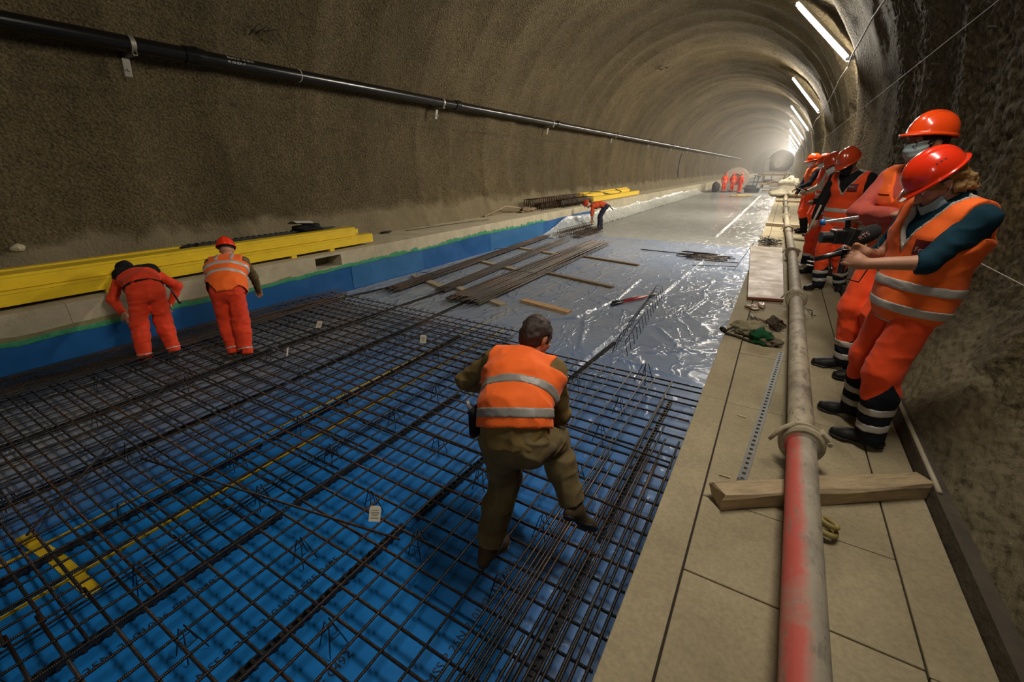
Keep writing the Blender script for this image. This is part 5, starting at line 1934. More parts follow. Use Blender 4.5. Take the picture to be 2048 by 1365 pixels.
def helmet(J, mat, parent, tilt=0.0, sz=1.0, band=None, label=None):
    """hard hat: domed shell with centre ridge, gutter rim and a peak in front"""
    s = J['s'] * sz
    f, u, r = J['hf'], J['hu'], J['hr']
    if tilt:
        f, u = unit(f * math.cos(tilt) + u * math.sin(tilt)), unit(u * math.cos(tilt) - f * math.sin(tilt))
    c = J['head'] + u * .046 * s - f * .014 * s
    nu, nv = 64, 22
    P = np.zeros((nu + 1, nv + 5, 3))
    for i in range(nu + 1):
        a = 2 * pi * i / nu
        ca, sa = math.cos(a), math.sin(a)
        fr = max(0, ca)
        for j in range(nv + 5):
            if j >= 5:
                v = (j - 5) / (nv - 1)
                th = v * pi / 2
                cr = math.cos(th) ** .86
                x, y, z = .136 * ca * cr, .112 * sa * cr, .130 * math.sin(th) ** .95
                lat = abs(y)
                ridge = .009 * math.exp(-(lat / .026) ** 4) * (math.sin(th) ** .4) * (1 if v > .02 else 0)
                side = .004 * math.exp(-((lat - .052) / .010) ** 2) * math.sin(th)
                z += (ridge + side) * math.sin(th) + 0
                x += (ridge + side) * math.cos(th) * ca
            else:
                # rim and peak, from the lower inner edge outwards and back in
                k = j
                out = (.002, .007, .008, .006, .001)[k]
                zz = (-.012, -.010, -.004, .000, .000)[k]
                pk = .046 * fr ** 2.2 + .012 * max(0, -ca) ** 3
                x = (.136 + (out + (pk if k in (0, 1, 2, 3) else 0))) * ca
                y = (.112 + out * .8) * sa
                z = zz - (.016 * fr ** 3 if k in (0, 1, 2, 3) else 0)
                if k == 0: x = (.136 + pk - .002) * ca; y = .112 * sa
            P[i, j] = c + f * x * s + r * y * s + u * z * s
    mb = MB(); mb.grid(P)
    t = mb.build('helmet', mat, parent, smooth=True)
    if label: t['label'] = label
    # inner head band
    mb = MB()
    ring = []
    for zz in (-.035, .0):
        ring.append([c + f * .101 * math.cos(2 * pi * i / 40) * s + r * .088 * math.sin(2 * pi * i / 40) * s + u * zz * s for i in range(41)])
    mb.grid(np.array(ring).transpose(1, 0, 2))
    b = mb.build('head_band', M_BAND if band is None else band, t, smooth=True)
    return t


M_SKIN = mat_plain('skin', (.46, .22, .13), .55, var=.15, scale=20, bumps=.15, bscale=140)
M_SKIN2 = mat_plain('tanned_skin', (.36, .17, .095), .55, var=.15, scale=20)
M_BAND = mat_plain('dark_head_band', (.02, .018, .018), .7)
def mat_hivis(name, col, fl=.0):
    m, nt, b = new_mat(name)
    p = worldpos(nt)
    n1 = noise(nt, 9, 5, .6, p)
    n2 = noise(nt, 260, 2, .5, p)
    c = ramp(nt, n1.outputs['Fac'], [(.25, tuple(x * .82 for x in col)), (.7, tuple(min(1, x * 1.08) for x in col))])
    nt.links.new(c.outputs[0], b.inputs['Base Color'])
    b.inputs['Roughness'].default_value = .75
    b.inputs['Specular IOR Level'].default_value = .3
    b.inputs['Sheen Weight'].default_value = .1
    bump(nt, b, n2.outputs['Fac'], .15, .002)
    return m


M_ORANGE = mat_hivis('hi_vis_orange', (1.0, .145, .014))
M_ORANGE2 = mat_hivis('hi_vis_red_orange', (1.0, .082, .014))
M_REDWORK = mat_hivis('red_orange_workwear', (.72, .045, .008))
M_SALMON = mat_hivis('washed_red_cloth', (.50, .085, .06))
M_NAVY = cloth('navy_cloth', (.012, .014, .022))
M_TEAL = cloth('petrol_blue_shirt', (.006, .034, .055))
M_BLACKC = cloth('black_cloth', (.012, .011, .012))
M_OLIVE = cloth('olive_brown_cloth', (.165, .112, .040))
M_OLIVED = cloth('dirty_olive_cloth', (.150, .112, .050), .5, .9, .4, 5)
M_BOOT = cloth('black_leather', (.014, .013, .012), .3, .5)
M_BOOTB = cloth('worn_brown_leather', (.06, .04, .022), .45, .7)
M_REFL = mat_plain('reflective_band', (.50, .48, .45), .42, .15, .14, 30, .2, 90)
M_REFLD = mat_plain('dull_reflective_band', (.27, .25, .225), .5, .1, .16, 30, .2, 90)
M_PIPING = mat_plain('grey_piping', (.45, .40, .36), .6)
M_HELMET = mat_plain('orange_helmet', (.92, .075, .008), .22, var=.06, scale=3, coat=.5)
M_HELMETR = mat_plain('red_orange_helmet', (.86, .035, .008), .2, var=.06, scale=3, coat=.6)
M_HELMETD = mat_plain('dark_orange_helmet', (.50, .05, .012), .2, var=.08, scale=3, coat=.6)
M_MASK = mat_plain('face_mask', (.36, .47, .47), .8, var=.08, scale=30)
M_MASKW = mat_plain('white_mask', (.62, .64, .62), .8, var=.08)
M_EYE = mat_plain('eye_white', (.6, .57, .52), .3, var=.03)
M_IRIS = mat_plain('dark_iris', (.03, .02, .015), .2)
M_HAIRB = mat_plain('fair_brown_hair', (.26, .14, .04), .6, var=.5, scale=40, bumps=.8, bscale=90, bdist=.01)
M_HAIRD = mat_plain('dark_brown_hair', (.030, .014, .009), .6, var=.5, scale=50, bumps=.7, bscale=160, bdist=.006)


def face_mask(J, parent, mat, label=None, dz=0.0):
    s = J['s']
    c, f, u, r = J['head'], J['hf'], J['hu'], J['hr']
    nu, nv = 26, 16
    P = np.zeros((nu, nv, 3))
    for i in range(nu):
        a = -1.15 + 2.3 * i / (nu - 1)
        for j in range(nv):
            v = j / (nv - 1)
            z = -.004 + dz - .108 * v
            nose = .018 * math.exp(-(a / .22) ** 2) * math.exp(-((v - .30) / .25) ** 2)
            chin = -.030 * max(0, v - .62) / .38
            pleat = .0030 * math.sin(v * pi * 6)
            rad = .108 + nose + chin + pleat - .016 * abs(a) ** 2
            zz = z + .022 * (abs(a) / 1.15) ** 2 * (1 - v) - .0 + .035 * (abs(a) / 1.15) ** 2 * v
            P[i, j] = c + f * (rad * math.cos(a) + .002) * s + r * rad * .86 * math.sin(a) * s + u * zz * s
    mb = MB(); mb.grid(P[::-1])
    o = mb.build('face_mask', mat, parent, smooth=True)
    m = o.modifiers.new('thick', 'SOLIDIFY'); m.thickness = .003
    if label: o['label'] = label
    for q in (-1, 1):
        ear = c + r * q * .086 * s - f * .012 * s
        mb = MB()
        mb.tube([c + f * .040 * s + r * q * .076 * s - u * .012 * s, ear + u * .012 * s + f * .012 * s, ear - f * .012 * s + u * .0, ear - u * .035 * s + f * .012 * s, c + f * .038 * s + r * q * .074 * s - u * .062 * s], .0016, 5)
        mb.build('ear_loop', M_MASKW, o, smooth=True)
    return o


def eyes(J, parent):
    s = J['s']
    for q in (-1, 1):
        c = J['head'] + J['hf'] * .083 * s + J['hu'] * .006 * s + J['hr'] * q * .032 * s
        mb = MB()
        mb.lathe(c - J['hf'] * .011 * s, J['hf'], [(0, .0001), (.003 * s, .008 * s), (.011 * s, .0115 * s), (.019 * s, .008 * s), (.022 * s, .0001)], 14)
        e = mb.build('eye', M_EYE, parent, smooth=True)
        mb = MB()
        mb.lathe(c + J['hf'] * .0085 * s, J['hf'], [(0, .0055 * s), (.003 * s, .0045 * s), (.0035 * s, .0001)], 10)
        mb.build('iris', M_IRIS, e, smooth=True)


def strip_band(F, p, n, h, name, mat, parent, o=.004, extra=None):
    """reflective band: slice of a garment field between two planes"""
    n = unit(n)
    G = F.copy().offset(o)
    G.clip(np.asarray(p) + n * h / 2, n)
    G.clip(np.asarray(p) - n * h / 2, -n)
    if extra: extra(G)
    return emit(G, name, mat, parent)


def frame_box(J, keys, pad):
    P = np.array([J[k] for k in keys])
    return P.min(0) - pad, P.max(0) + pad


def dress(key, name, label, group=None, res=.010, trousers=M_ORANGE2, jacket=M_NAVY, sleeve_upto='wri', vest=None, vest_bands=(.045, .165), vneck=None, vest_hem=-.12,
          shin_dark=None, shin_bands=(), ankle_bands=(), boot=M_BOOT, hel=None, hel_tilt=0.0, mask=None, hands=('L', 'R'), hand_kw=None, face=True, skin=None, jacket_hem=-.10,
          hair=None, body_res=None, shoulder_bands=False, refl=None, bag=.016, fold=.008, glove=None, cuff=.035, piping=False, mask_dz=0.0, collar=None, w_=1.0, vest_o=.030, jacket_o=.016, belt=None):
    J = POSES[key]
    s = J['s']
    skin = skin or M_SKIN
    refl = refl or M_REFL
    base = (J['ankL'] + J['ankR']) / 2
    t = thing(name, label, 'person', (base[0], base[1], min(J['ankL'][2], J['ankR'][2]) - .09), group)
    lo, hi = body_box(J)
    # body: one continuous surface
    B = Field(lo, hi, body_res or res)
    torso(B, J, -.006, w_=w_)
    arm(B, J, 'L'); arm(B, J, 'R'); legs(B, J)
    for S in 'LR':
        boots(B, J, S, -.012)
        hand_prims(B, J, S, **((hand_kw or {}).get(S, {})))
    head_prims(B, J, face)
    emit(B, 'body', skin, t)
    # trousers
    tl, th = frame_box(J, ('pelvis', 'waist', 'kneeL', 'kneeR', 'ankL', 'ankR'), .20 * s)
    T = Field(tl, th, res)
    torso(T, J, .010, shoulders=False, w_=w_)
    legs(T, J, .014, baggy=bag)
    T.clip(J['pelvis'] + J['up1'] * .10 * s, J['up1'])
    for S in 'LR':
        sh = unit(J['ank' + S] - J['knee' + S])
        ws = T._win(J['ank' + S] - .16, J['ank' + S] + .16)
        if ws:
            sl, X, Y, Z = ws
            q = J['ank' + S] + sh * cuff * s
            T.d[sl] = np.maximum(T.d[sl], ((X - q[0]) * sh[0] + (Y - q[1]) * sh[1] + (Z - q[2]) * sh[2]).astype(np.float32))
    T.folds(fold, (10, 10, 16), 3.0 + len(key))
    tr = emit(T, 'trousers', trousers, t)
    for S in 'LR':
        kn, an = J['knee' + S], J['ank' + S]
        sh = unit(an - kn)
        def one_leg(G, S=S):
            # keep only this leg: nearer to it than to the other one
            ok = 'L' if S == 'R' else 'R'
            X, Y, Z = G.coords()
            def dl(Q):
                a, b_ = J['knee' + Q], J['ank' + Q]
                ab = b_ - a
                tt = np.clip(((X - a[0]) * ab[0] + (Y - a[1]) * ab[1] + (Z - a[2]) * ab[2]) / (ab @ ab), 0, 1)
                return np.sqrt((X - a[0] - tt * ab[0]) ** 2 + (Y - a[1] - tt * ab[1]) ** 2 + (Z - a[2] - tt * ab[2]) ** 2)
            G.d = np.maximum(G.d, (dl(S) - dl(ok)).astype(np.float32) * .6)
        if shin_dark is not None:
            G = T.copy().offset(.003)
            X, Y, Z = G.coords()
            q = kn + sh * .425 * s * shin_dark[0]
            al = (X - q[0]) * sh[0] + (Y - q[1]) * sh[1] + (Z - q[2]) * sh[2]
            fp = unit(J['f'] - sh * (sh @ J['f']))
            fw = (X - an[0]) * fp[0] + (Y - an[1]) * fp[1] + (Z - an[2]) * fp[2]
            G.d = np.maximum(G.d, (shin_dark[1] * np.abs(fw + .005) - al).astype(np.float32) * .8)
            one_leg(G)
            emit(G, 'trouser_cuff', M_NAVY, tr, 'dark lower trouser leg')
        for q in shin_bands:
            strip_band(T, kn + sh * .425 * s * q, sh, .050 * s, 'leg_band', refl, tr, .006, one_leg)
        for q in ankle_bands:
            strip_band(T, kn + sh * .425 * s * q, sh, .022 * s, 'leg_band', refl, tr, .004, one_leg)
    # boots with soles
    for S in 'LR':
        bl, bh = frame_box(J, ('ank' + S,), .26 * s)
        G = Field(bl, bh, min(res, .009))
        _, heel, ball, toe, dn, lat = boots(G, J, S)
        G.clip(heel + dn * .022 * s, dn)
        sh = unit(J['ank' + S] - J['knee' + S])
        G.clip(J['ank' + S] - sh * .11 * s, -sh)
        bo = emit(G, 'boot', boot, t)
        G2 = Field(bl, bh, min(res, .009))
        boots(G2, J, S, .006)
        G2.clip(heel + dn * .032 * s, dn); G2.clip(heel + dn * .010 * s, -dn)
        emit(G2, 'sole', M_BLKG, bo)
    # jacket / shirt
    jl, jh = frame_box(J, ('pelvis', 'neck', 'shL', 'shR', 'elbL', 'elbR', 'wriL', 'wriR'), .17 * s)
    K = Field(jl, jh, res)
    torso(K, J, jacket_o, w_=w_)
    for S in 'LR': arm(K, J, S, .013 if s > .5 else .01, sleeve_upto)
    K.clip(J['pelvis'] + J['up1'] * jacket_hem * s, -J['up1'])
    for S in 'LR':
        fd = unit(J['wri' + S] - J['elb' + S])
        q = J['wri' + S] - fd * .005 if sleeve_upto == 'wri' else J['elb' + S] + fd * .255 * s * sleeve_upto
        ws = K._win(q - .10, q + .10) if sleeve_upto != 'wri' else None
        if ws:
            sl, X, Y, Z = ws
            K.d[sl] = np.maximum(K.d[sl], ((X - q[0]) * fd[0] + (Y - q[1]) * fd[1] + (Z - q[2]) * fd[2]).astype(np.float32))
    # open collar
    K.cone(J['neck'] + J['up2'] * .055 * s, J['neck'] + J['up2'] * .20 * s, .056 * s, .080 * s, .01, sub=True)
    K.folds(fold * .9, (12, 12, 15), 8.0 + len(key))
    jk = emit(K, 'jacket', jacket, t)
    vo = None
    if vest is not None:
        Vt = Field(jl, jh, res)
        torso(Vt, J, vest_o, w_=w_)
        # shoulder caps end short of the sleeve
        for S, sg in (('L', -1), ('R', 1)):
            X, Y, Z = Vt.coords()
            q = J['sh' + S] + J['rt'] * sg * .008 * s; n_ = J['rt'] * sg
            la = (X - q[0]) * n_[0] + (Y - q[1]) * n_[1] + (Z - q[2]) * n_[2]
            q = J['chest'] + J['up2'] * .02 * s
            hg = (X - q[0]) * J['up2'][0] + (Y - q[1]) * J['up2'][1] + (Z - q[2]) * J['up2'][2]
            Vt.d = np.maximum(Vt.d, np.minimum(la, hg).astype(np.float32))
            # arm holes
            ad = unit(J['elb' + S] - J['sh' + S])
            Vt.cone(J['sh' + S] + ad * .055 * s + J['rt'] * sg * .030 * s, J['sh' + S] + ad * .15 * s + J['rt'] * sg * .050 * s, .066 * s, .060 * s, .012, sub=True)
        Vt.clip(J['pelvis'] + J['up1'] * vest_hem * s, -J['up1'])
        Vt.cone(J['neck'] + J['up2'] * .035 * s, J['neck'] + J['up2'] * .22 * s, .060 * s, .090 * s, .012, sub=True)
        if vneck is not None:
            dep, wid = vneck
            X, Y, Z = Vt.coords()
            o_ = J['neck'] - J['up2'] * dep * s
            dx, dy, dz = X - o_[0], Y - o_[1], Z - o_[2]
            uu = dx * J['up2'][0] + dy * J['up2'][1] + dz * J['up2'][2]
            ll = dx * J['rt'][0] + dy * J['rt'][1] + dz * J['rt'][2]
            ff = dx * J['cf'][0] + dy * J['cf'][1] + dz * J['cf'][2]
            wedge = np.maximum(np.abs(ll) - uu * wid, -ff)
            Vt.d = np.maximum(Vt.d, -wedge.astype(np.float32))
            wsave = wedge
        Vt.folds(fold * .7, (8, 8, 11), 5.0 + len(key))
        vo = emit(Vt, 'hi_vis_vest', vest, t)
        if piping:
            if vneck is not None:
                G = Vt.copy().offset(.004)
                G.d = np.maximum(G.d, (wsave - .011).astype(np.float32))
                emit(G, 'piping', M_PIPING, vo)
            strip_band(Vt, J['pelvis'] + J['up1'] * (vest_hem * s + .007), J['up1'], .012, 'piping', M_PIPING, vo, .003)
        for q in vest_bands:
            upn = J['up1'] if q < .16 else J['up2']
            strip_band(Vt, J['pelvis'] + J['up1'] * min(q, .17) * s + J['up2'] * max(0, q - .17) * s, upn, .052 * s, 'reflective_band', refl, vo, .004)
        if shoulder_bands:
            for sg in (-1, 1):
                strip_band(Vt, J['chest'] + J['rt'] * sg * .085 * s, J['rt'], .045 * s, 'shoulder_band', refl, vo, .0045, lambda G: G.clip(J['chest'] - J['up2'] * .02 * s, -J['up2']))
    if collar is not None:
        G = Field(J['neck'] - .2, J['neck'] + .2, min(res, .007))
        G.cone(J['neck'] - J['up2'] * .035 * s, J['neck'] + J['up2'] * .055 * s, .082 * s, .080 * s, .02)
        G.cone(J['neck'] - J['up2'] * .01 * s, J['neck'] + J['up2'] * .10 * s, .066 * s, .074 * s, .004, sub=True)
        X, Y, Z = G.coords()
        dx, dy, dz = X - J['neck'][0], Y - J['neck'][1], Z - J['neck'][2]
        uu = dx * J['up2'][0] + dy * J['up2'][1] + dz * J['up2'][2]
        ll = dx * J['rt'][0] + dy * J['rt'][1] + dz * J['rt'][2]
        ff = dx * J['cf'][0] + dy * J['cf'][1] + dz * J['cf'][2]
        G.d = np.maximum(G.d, -np.maximum(np.abs(ll) - .012 - (uu + .04) * .5, -ff).astype(np.float32))
        emit(G, 'collar', collar, t)
    if belt is not None:
        strip_band(T, J['pelvis'] + J['up1'] * .085 * s, J['up1'], .035 * s, 'belt', belt, tr, .012)
    if hel is not None: helmet(J, hel, t, hel_tilt)
    if mask is not None: face_mask(J, t, mask, None, mask_dz)
    if face: eyes(J, t)
    if hair is not None: hair(J, t)
    return t, J, vo, jk, T


def hair_cap(mat, low=-.05, back=True, thick=.014, lumps=.010, drop=0.0, name='hair'):
    def f_(J, t):
        s = J['s']
        c = J['head']
        G = Field(c - .20 * s, c + .20 * s, .006)
        A = (J['hf'], J['hu'], J['hr'])
        G.ell(c - J['hf'] * .016 * s + J['hu'] * .024 * s, A, ((.098 + thick) * s, (.098 + thick) * s, (.076 + thick) * s), .01)
        G.ell(c - J['hf'] * .045 * s - J['hu'] * (.03 + drop) * s, A, ((.060 + thick) * s, (.060 + drop * .4 + thick) * s, (.062 + thick + drop * .2) * s), .03)
        # free the face and the ears
        G.clip(c + J['hf'] * .055 * s, unit(J['hf'] - J['hu'] * .95))
        for q in (-1, 1): G.ell(c - J['hf'] * -.002 * s - J['hu'] * .012 * s + J['hr'] * q * .09 * s, A, (.024 * s, .034 * s, .03 * s), .008, sub=True)
        m = np.abs(G.d) < .03
        I = np.nonzero(m)
        x, y, z = G.ax[0][I[0]], G.ax[1][I[1]], G.ax[2][I[2]]
        G.d[I] -= np.float32(lumps) * (vnoise(x * 34, y * 34, z * 34) + .5 * vnoise(x * 80, y * 80, z * 60))
        emit(G, name, mat, t)
    return f_
# ================================================================ people: the figures of the photograph

def hood(J, t):
    """dark hood pulled over the head and dark yoke over the shoulders"""
    s = J['s']
    c = J['head']
    G = Field(c - .45 * s, c + .45 * s, .011)
    A = (J['hf'], J['hu'], J['hr'])
    G.ell(c - J['hf'] * .02 * s + J['hu'] * .015 * s, A, (.118 * s, .128 * s, .105 * s), .02)
    G.cone(J['neck'] + J['hu'] * .02, J['neck'] - J['up2'] * .02, .09 * s, .112 * s, .05)
    G.cone(J['shL'] - J['cf'] * .035 + J['rt'] * .03, J['shR'] - J['cf'] * .035 - J['rt'] * .03, .105 * s, .105 * s, .05)
    G.clip(c + J['hf'] * .075 * s, J['hf'])
    G.folds(.012, (9, 9, 9), 2.2)
    emit(G, 'hood', M_BLACKC, t, 'dark hood and shoulder yoke')


tA, JA, vA, jA, TA = dress('A', 'person', 'person bending over a camera rig, fair hair under a red-orange helmet, petrol shirt', res=.0075, body_res=.0055, trousers=M_ORANGE2, jacket=M_TEAL, sleeve_upto=.16,
      vest=M_ORANGE, vest_bands=(-.045, .085), vest_hem=-.15, vneck=(.24, .42), shin_dark=(.10, 1.5), shin_bands=(.58, .84), cuff=.06, hel=M_HELMETR, hel_tilt=0.0, mask=mat_plain('pale_blue_mask', (.36, .45, .50), .8), mask_dz=-.062, face=True, piping=True, collar=M_TEAL,
      hair=hair_cap(M_HAIRB, thick=.020, lumps=.020, drop=.035), hand_kw={'L': dict(point=(-.86, -.02, .25), palm=(.15, .9, -.35), curl=.95), 'R': dict(point=(-.9, .0, .1), palm=(.1, -.9, -.3), curl=.9)}, w_=1.08, vest_o=.036)
tB, JB, vB, jB, TB = dress('B', 'person', 'tall person with folded arms, glasses and pale mask under an orange helmet', res=.0085, trousers=M_ORANGE2, jacket=M_SALMON,
      vest=M_ORANGE, vest_bands=(-.01, .09), vneck=(.20, .5), shin_dark=(.50, .8), shin_bands=(.66, .90), hel=M_HELMET, hel_tilt=.14, mask=M_MASK, collar=M_NAVY, hand_kw={'L': dict(curl=.35), 'R': dict(curl=.35)}, hair=hair_cap(M_HAIRD, thick=.008, lumps=.006))
tC, JC, vC, jC, TC = dress('C', 'person', 'person looking down in a red-orange V-neck vest over black clothes', res=.010, trousers=M_ORANGE2, jacket=M_BLACKC, vest=M_ORANGE2, vest_bands=(-.03, .09), vneck=(.23, .55), piping=True,
      shin_dark=(.45, .9), shin_bands=(.66, .90), hel=M_HELMETD, mask=mat_plain('black_mask', (.010, .010, .011), .8), skin=M_SKIN2, w_=1.05)
tD, JD, vD, jD, TD = dress('D', 'person', 'person half hidden behind the person in the V-neck vest, dark sleeves', res=.013, trousers=M_REDWORK, jacket=M_BLACKC, vest=M_REDWORK, vest_bands=(-.03, .09), shin_dark=(.6, .2), shin_bands=(.66,), hel=M_HELMETD, mask=M_MASKW, skin=M_SKIN2)
tE, JE, vE, jE, TE = dress('E', 'person', 'person in profile with pale collar and white mask holding a dark tablet', res=.016, trousers=M_ORANGE2, jacket=mat_plain('pale_shirt', (.50, .44, .36), .8), vest=M_REDWORK, vest_bands=(.02, .12), shin_dark=(.45, .1), hel=M_HELMET, mask=M_MASKW)
tF, JF, vF, jF, TF = dress('F', 'person', 'farthest standing helmet wearer on the walkway, dark sleeves with a pale armband', res=.016, trousers=M_ORANGE2, jacket=M_NAVY, vest=M_ORANGE, vest_bands=(.02, .12), shin_dark=(.30, .1), hel=M_HELMET, mask=M_MASKW)
t1, J1, v1, j1, T1 = dress('P1', 'person', 'stooping worker in red-orange suit with dark hood at the left kerb', res=.011, trousers=M_REDWORK, jacket=M_REDWORK, jacket_hem=.06, ankle_bands=(.90,), boot=M_BOOTB, w_=1.06, bag=.022, fold=.012, belt=M_BLACKC, hair=hood, hand_kw={'L': dict(curl=.4)})
t2, J2, v2, j2, T2 = dress('P2', 'person', 'stooping worker in orange vest and helmet at the left kerb', res=.011, trousers=M_REDWORK, jacket=M_OLIVED, vest=M_ORANGE, vest_bands=(.16, .30), vest_hem=-.07, vest_o=.040, jacket_hem=-.04, ankle_bands=(.85,), boot=M_BOOTB, hel=M_HELMETR, w_=1.06, bag=.024, fold=.010, shoulder_bands=True, refl=M_REFL)
t3, J3, v3, j3, T3 = dress('P3', 'person', 'bareheaded worker in olive clothes and orange vest striding over the steel mat', res=.0075, trousers=M_OLIVED, jacket=M_OLIVE, vest=M_ORANGE, vest_bands=(.135, .245), vest_hem=.06, boot=M_BOOTB, cuff=-.03, hair=hair_cap(M_HAIRD, thick=.010, lumps=.007),
      w_=1.02, bag=.020, fold=.012, jacket_hem=-.06, refl=M_REFLD, vest_o=.032, hand_kw={'L': dict(curl=.5), 'R': dict(curl=.5)})
t4, J4, v4, j4, T4 = dress('P4', 'person', 'far worker in orange shirt and dark trousers bending over lattice strips', res=.016, trousers=cloth('dark_blue_trousers', (.020, .022, .036)), jacket=mat_hivis('red_shirt', (.50, .06, .012)), sleeve_upto=.2, hel=mat_plain('red_helmet', (.5, .04, .012), .35), face=False)
for k_, l_ in (('Q1', 'left one of the red-clad workers before the far cable drum'), ('Q2', 'middle one of the red-clad workers, right before the far cable drum'), ('Q3', 'red-clad worker nearest among those at the far cable drum')):
    dress(k_, 'person', l_, res=.024, trousers=M_REDWORK, jacket=M_REDWORK, vest=M_ORANGE2 if k_ != 'Q3' else None, vest_bands=(.02, .15), shin_bands=(.85,), hel=M_HELMETR, face=False, hands=(), body_res=.022, refl=M_REFL)

# ---- small things worn: glasses of the tall man, sticker and vents on the near helmet
from mathutils.bvhtree import BVHTree


def surf_patch(ob, origin, ex, ey, w_, h, mat, parent, name, off=.004, nu=9, nv=7, label=None, text=None, tsize=.02, tmat=None, tpos=(0, 0)):
    """a flat sewn-on patch that follows the surface of ob; origin lies in front of it"""
    dg = bpy.context.evaluated_depsgraph_get()
    o0 = org(ob)
    me = ob.data
    bv = BVHTree.FromPolygons([v.co + o0 for v in me.vertices], [tuple(p.vertices) for p in me.polygons])
    ex, ey = unit(ex), unit(ey)
    nn = np.cross(ex, ey)
    def hit(u, v, e):
        p = origin + ex * u + ey * v
        loc, nor, idx, d = bv.ray_cast(Vector(p + nn * .15), Vector(-nn))
        q = np.array(loc) if loc is not None else p
        return q + nn * e
    P = np.array([[hit((i / (nu - 1) - .5) * w_, (j / (nv - 1) - .5) * h, off) for j in range(nv)] for i in range(nu)])
    mb = MB(); mb.grid(P)
    o = mb.build(name, mat, parent, smooth=True)
    if label: o['label'] = label
    if text:
        tm = text_mesh(text, tsize)
        vs = [hit(v.co.x + tpos[0], v.co.y + tpos[1], off + .0025) for v in tm.vertices]
        l = link_mesh('patch_lettering', vs, [tuple(p.vertices) for p in tm.polygons], tmat, o)
        l['label'] = 'pale lettering'
    return o


M_PATCH = mat_plain('dark_red_patch', (.13, .006, .010), .7)
M_PATCHB = mat_plain('dark_patch_flap', (.035, .016, .018), .7)
M_LETTER = mat_plain('pale_letter', (.70, .55, .45), .7)
J = JA
ex = unit(J['cf'] * .30 - J['rt'] * .85)     # roughly the left breast, turned to the near side
ey = J['up2']
nr = np.cross(unit(-J['rt'] * .45 - J['cf'] * -.9), ey)
exA = unit(np.cross(ey, unit(J['cf'] * .85 - J['rt'] * .55)))
oA = J['chest'] + J['cf'] * .10 - J['rt'] * .095 - J['up2'] * .055
surf_patch(vA, oA, exA, ey, .115, .075, M_PATCH, vA, 'name_patch', .005, text='Fruti', tsize=.034, tmat=M_LETTER, tpos=(-.05, -.02), label='dark red name patch')
J = JC
exC = unit(np.cross(J['up2'], J['cf']))
surf_patch(vC, J['chest'] + J['cf'] * .10 - J['rt'] * .095 + J['up2'] * .02, exC, J['up2'], .095, .085, M_PATCH, vC, 'name_patch', .006, text='Fruti', tsize=.026, tmat=M_LETTER, tpos=(-.035, .005), label='dark red name patch')
# pocket flap on the tall man's breast
J = JB
exB = unit(np.cross(J['up2'], J['cf']))
surf_patch(vB, J['chest'] + J['cf'] * .10 + J['rt'] * .085 + J['up2'] * .045, exB, J['up2'], .13, .06, M_ORANGE, vB, 'pocket_flap', .008)
# glasses
s = J['s']
M_FRAME = mat_plain('brown_glasses', (.10, .03, .022), .3)
gl = None
for q in (-1, 1):
    c = J['head'] + J['hf'] * .106 * s + J['hu'] * .002 * s + J['hr'] * q * .034 * s
    mb = MB()
    mb.tube([c + J['hr'] * .027 * s * math.copysign(abs(math.cos(a)) ** .75, math.cos(a)) + J['hu'] * .019 * s * math.copysign(abs(math.sin(a)) ** .75, math.sin(a)) for a in [2 * pi * i / 24 for i in range(24)]], .0022, 6, closed=True)
    if gl is None:
        mb.tube([J['head'] + J['hf'] * .108 * s + J['hu'] * .006 * s - J['hr'] * .008 * s, J['head'] + J['hf'] * .108 * s + J['hu'] * .006 * s + J['hr'] * .008 * s], .0022, 6)
    mb.tube([c + J['hr'] * q * .026 * s + J['hu'] * .006 * s, J['head'] + J['hf'] * .06 * s + J['hr'] * q * .080 * s + J['hu'] * .010 * s, J['head'] - J['hf'] * .01 * s + J['hr'] * q * .084 * s + J['hu'] * .010 * s], .0022, 6)
    gl = mb.build('glasses_frame', M_FRAME, tB, smooth=True)
# sticker and vent holes on the woman's helmet
J = JA
s = J['s']
hel = [o for o in tA.children if o.name.startswith('helmet')][0]
o = surf_patch(hel, J['head'] + J['hf'] * .166 * s + J['hu'] * .03 * s - J['hr'] * .03 * s, J['hr'], J['hf'], .030, .022, mat_plain('pale_sticker', (.55, .5, .46), .6), hel, 'sticker', .0025, 4, 4)
for i in range(3):
    a = .55 + .0 * i
    dirn = unit(-J['hr'] * .75 + J['hu'] * .62 - J['hf'] * (.05 + .16 * i))
    exv = unit(np.cross(J['hu'], dirn)); eyv = np.cross(dirn, exv)
    surf_patch(hel, J['head'] + J['hu'] * .04 * s + dirn * .10 * s, exv, eyv, .007, .007, M_BLKG, hel, 'vent_hole', .0012, 3, 3)
# ================================================================ things held by the visitors
J = JA
L_ = J['wriL']; hd = unit(vec(-.86, -.02, .25))
g0 = L_ + hd * .085 + vec(0, .03, -.015)
t = thing('camera_rig', 'black handheld camera rig with blue-tipped handle in the hands of the bending person', 'camera', g0)
M_GRIP = mat_plain('black_rig', (.012, .012, .013), .4, coat=.2)
M_SCRN = mat_plain('dark_screen', (.02, .022, .026), .12, coat=.6)
M_ALU = mat_plain('pale_aluminium', (.48, .45, .42), .35, .6)
mb = MB(); mb.tube([g0 - vec(0, 0, .07), g0 + vec(-.003, 0, .05)], .017, 12); mb.build('grip', M_GRIP, t, smooth=True)
c = g0 + vec(-.01, .02, .115)
mb = MB()
mb.box(c, (.030, .115, .085), ry=.25, rz=.35, bev=.006)
mb.box(c + vec(-.045, .0, -.005), (.055, .07, .07), rz=.35, bev=.008)
mb.build('camera_body', M_GRIP, t)
mb = MB(); mb.box(c + vec(.019, .006, .004), (.004, .10, .070), ry=.25, rz=.35, bev=.001); mb.build('screen', M_SCRN, t)
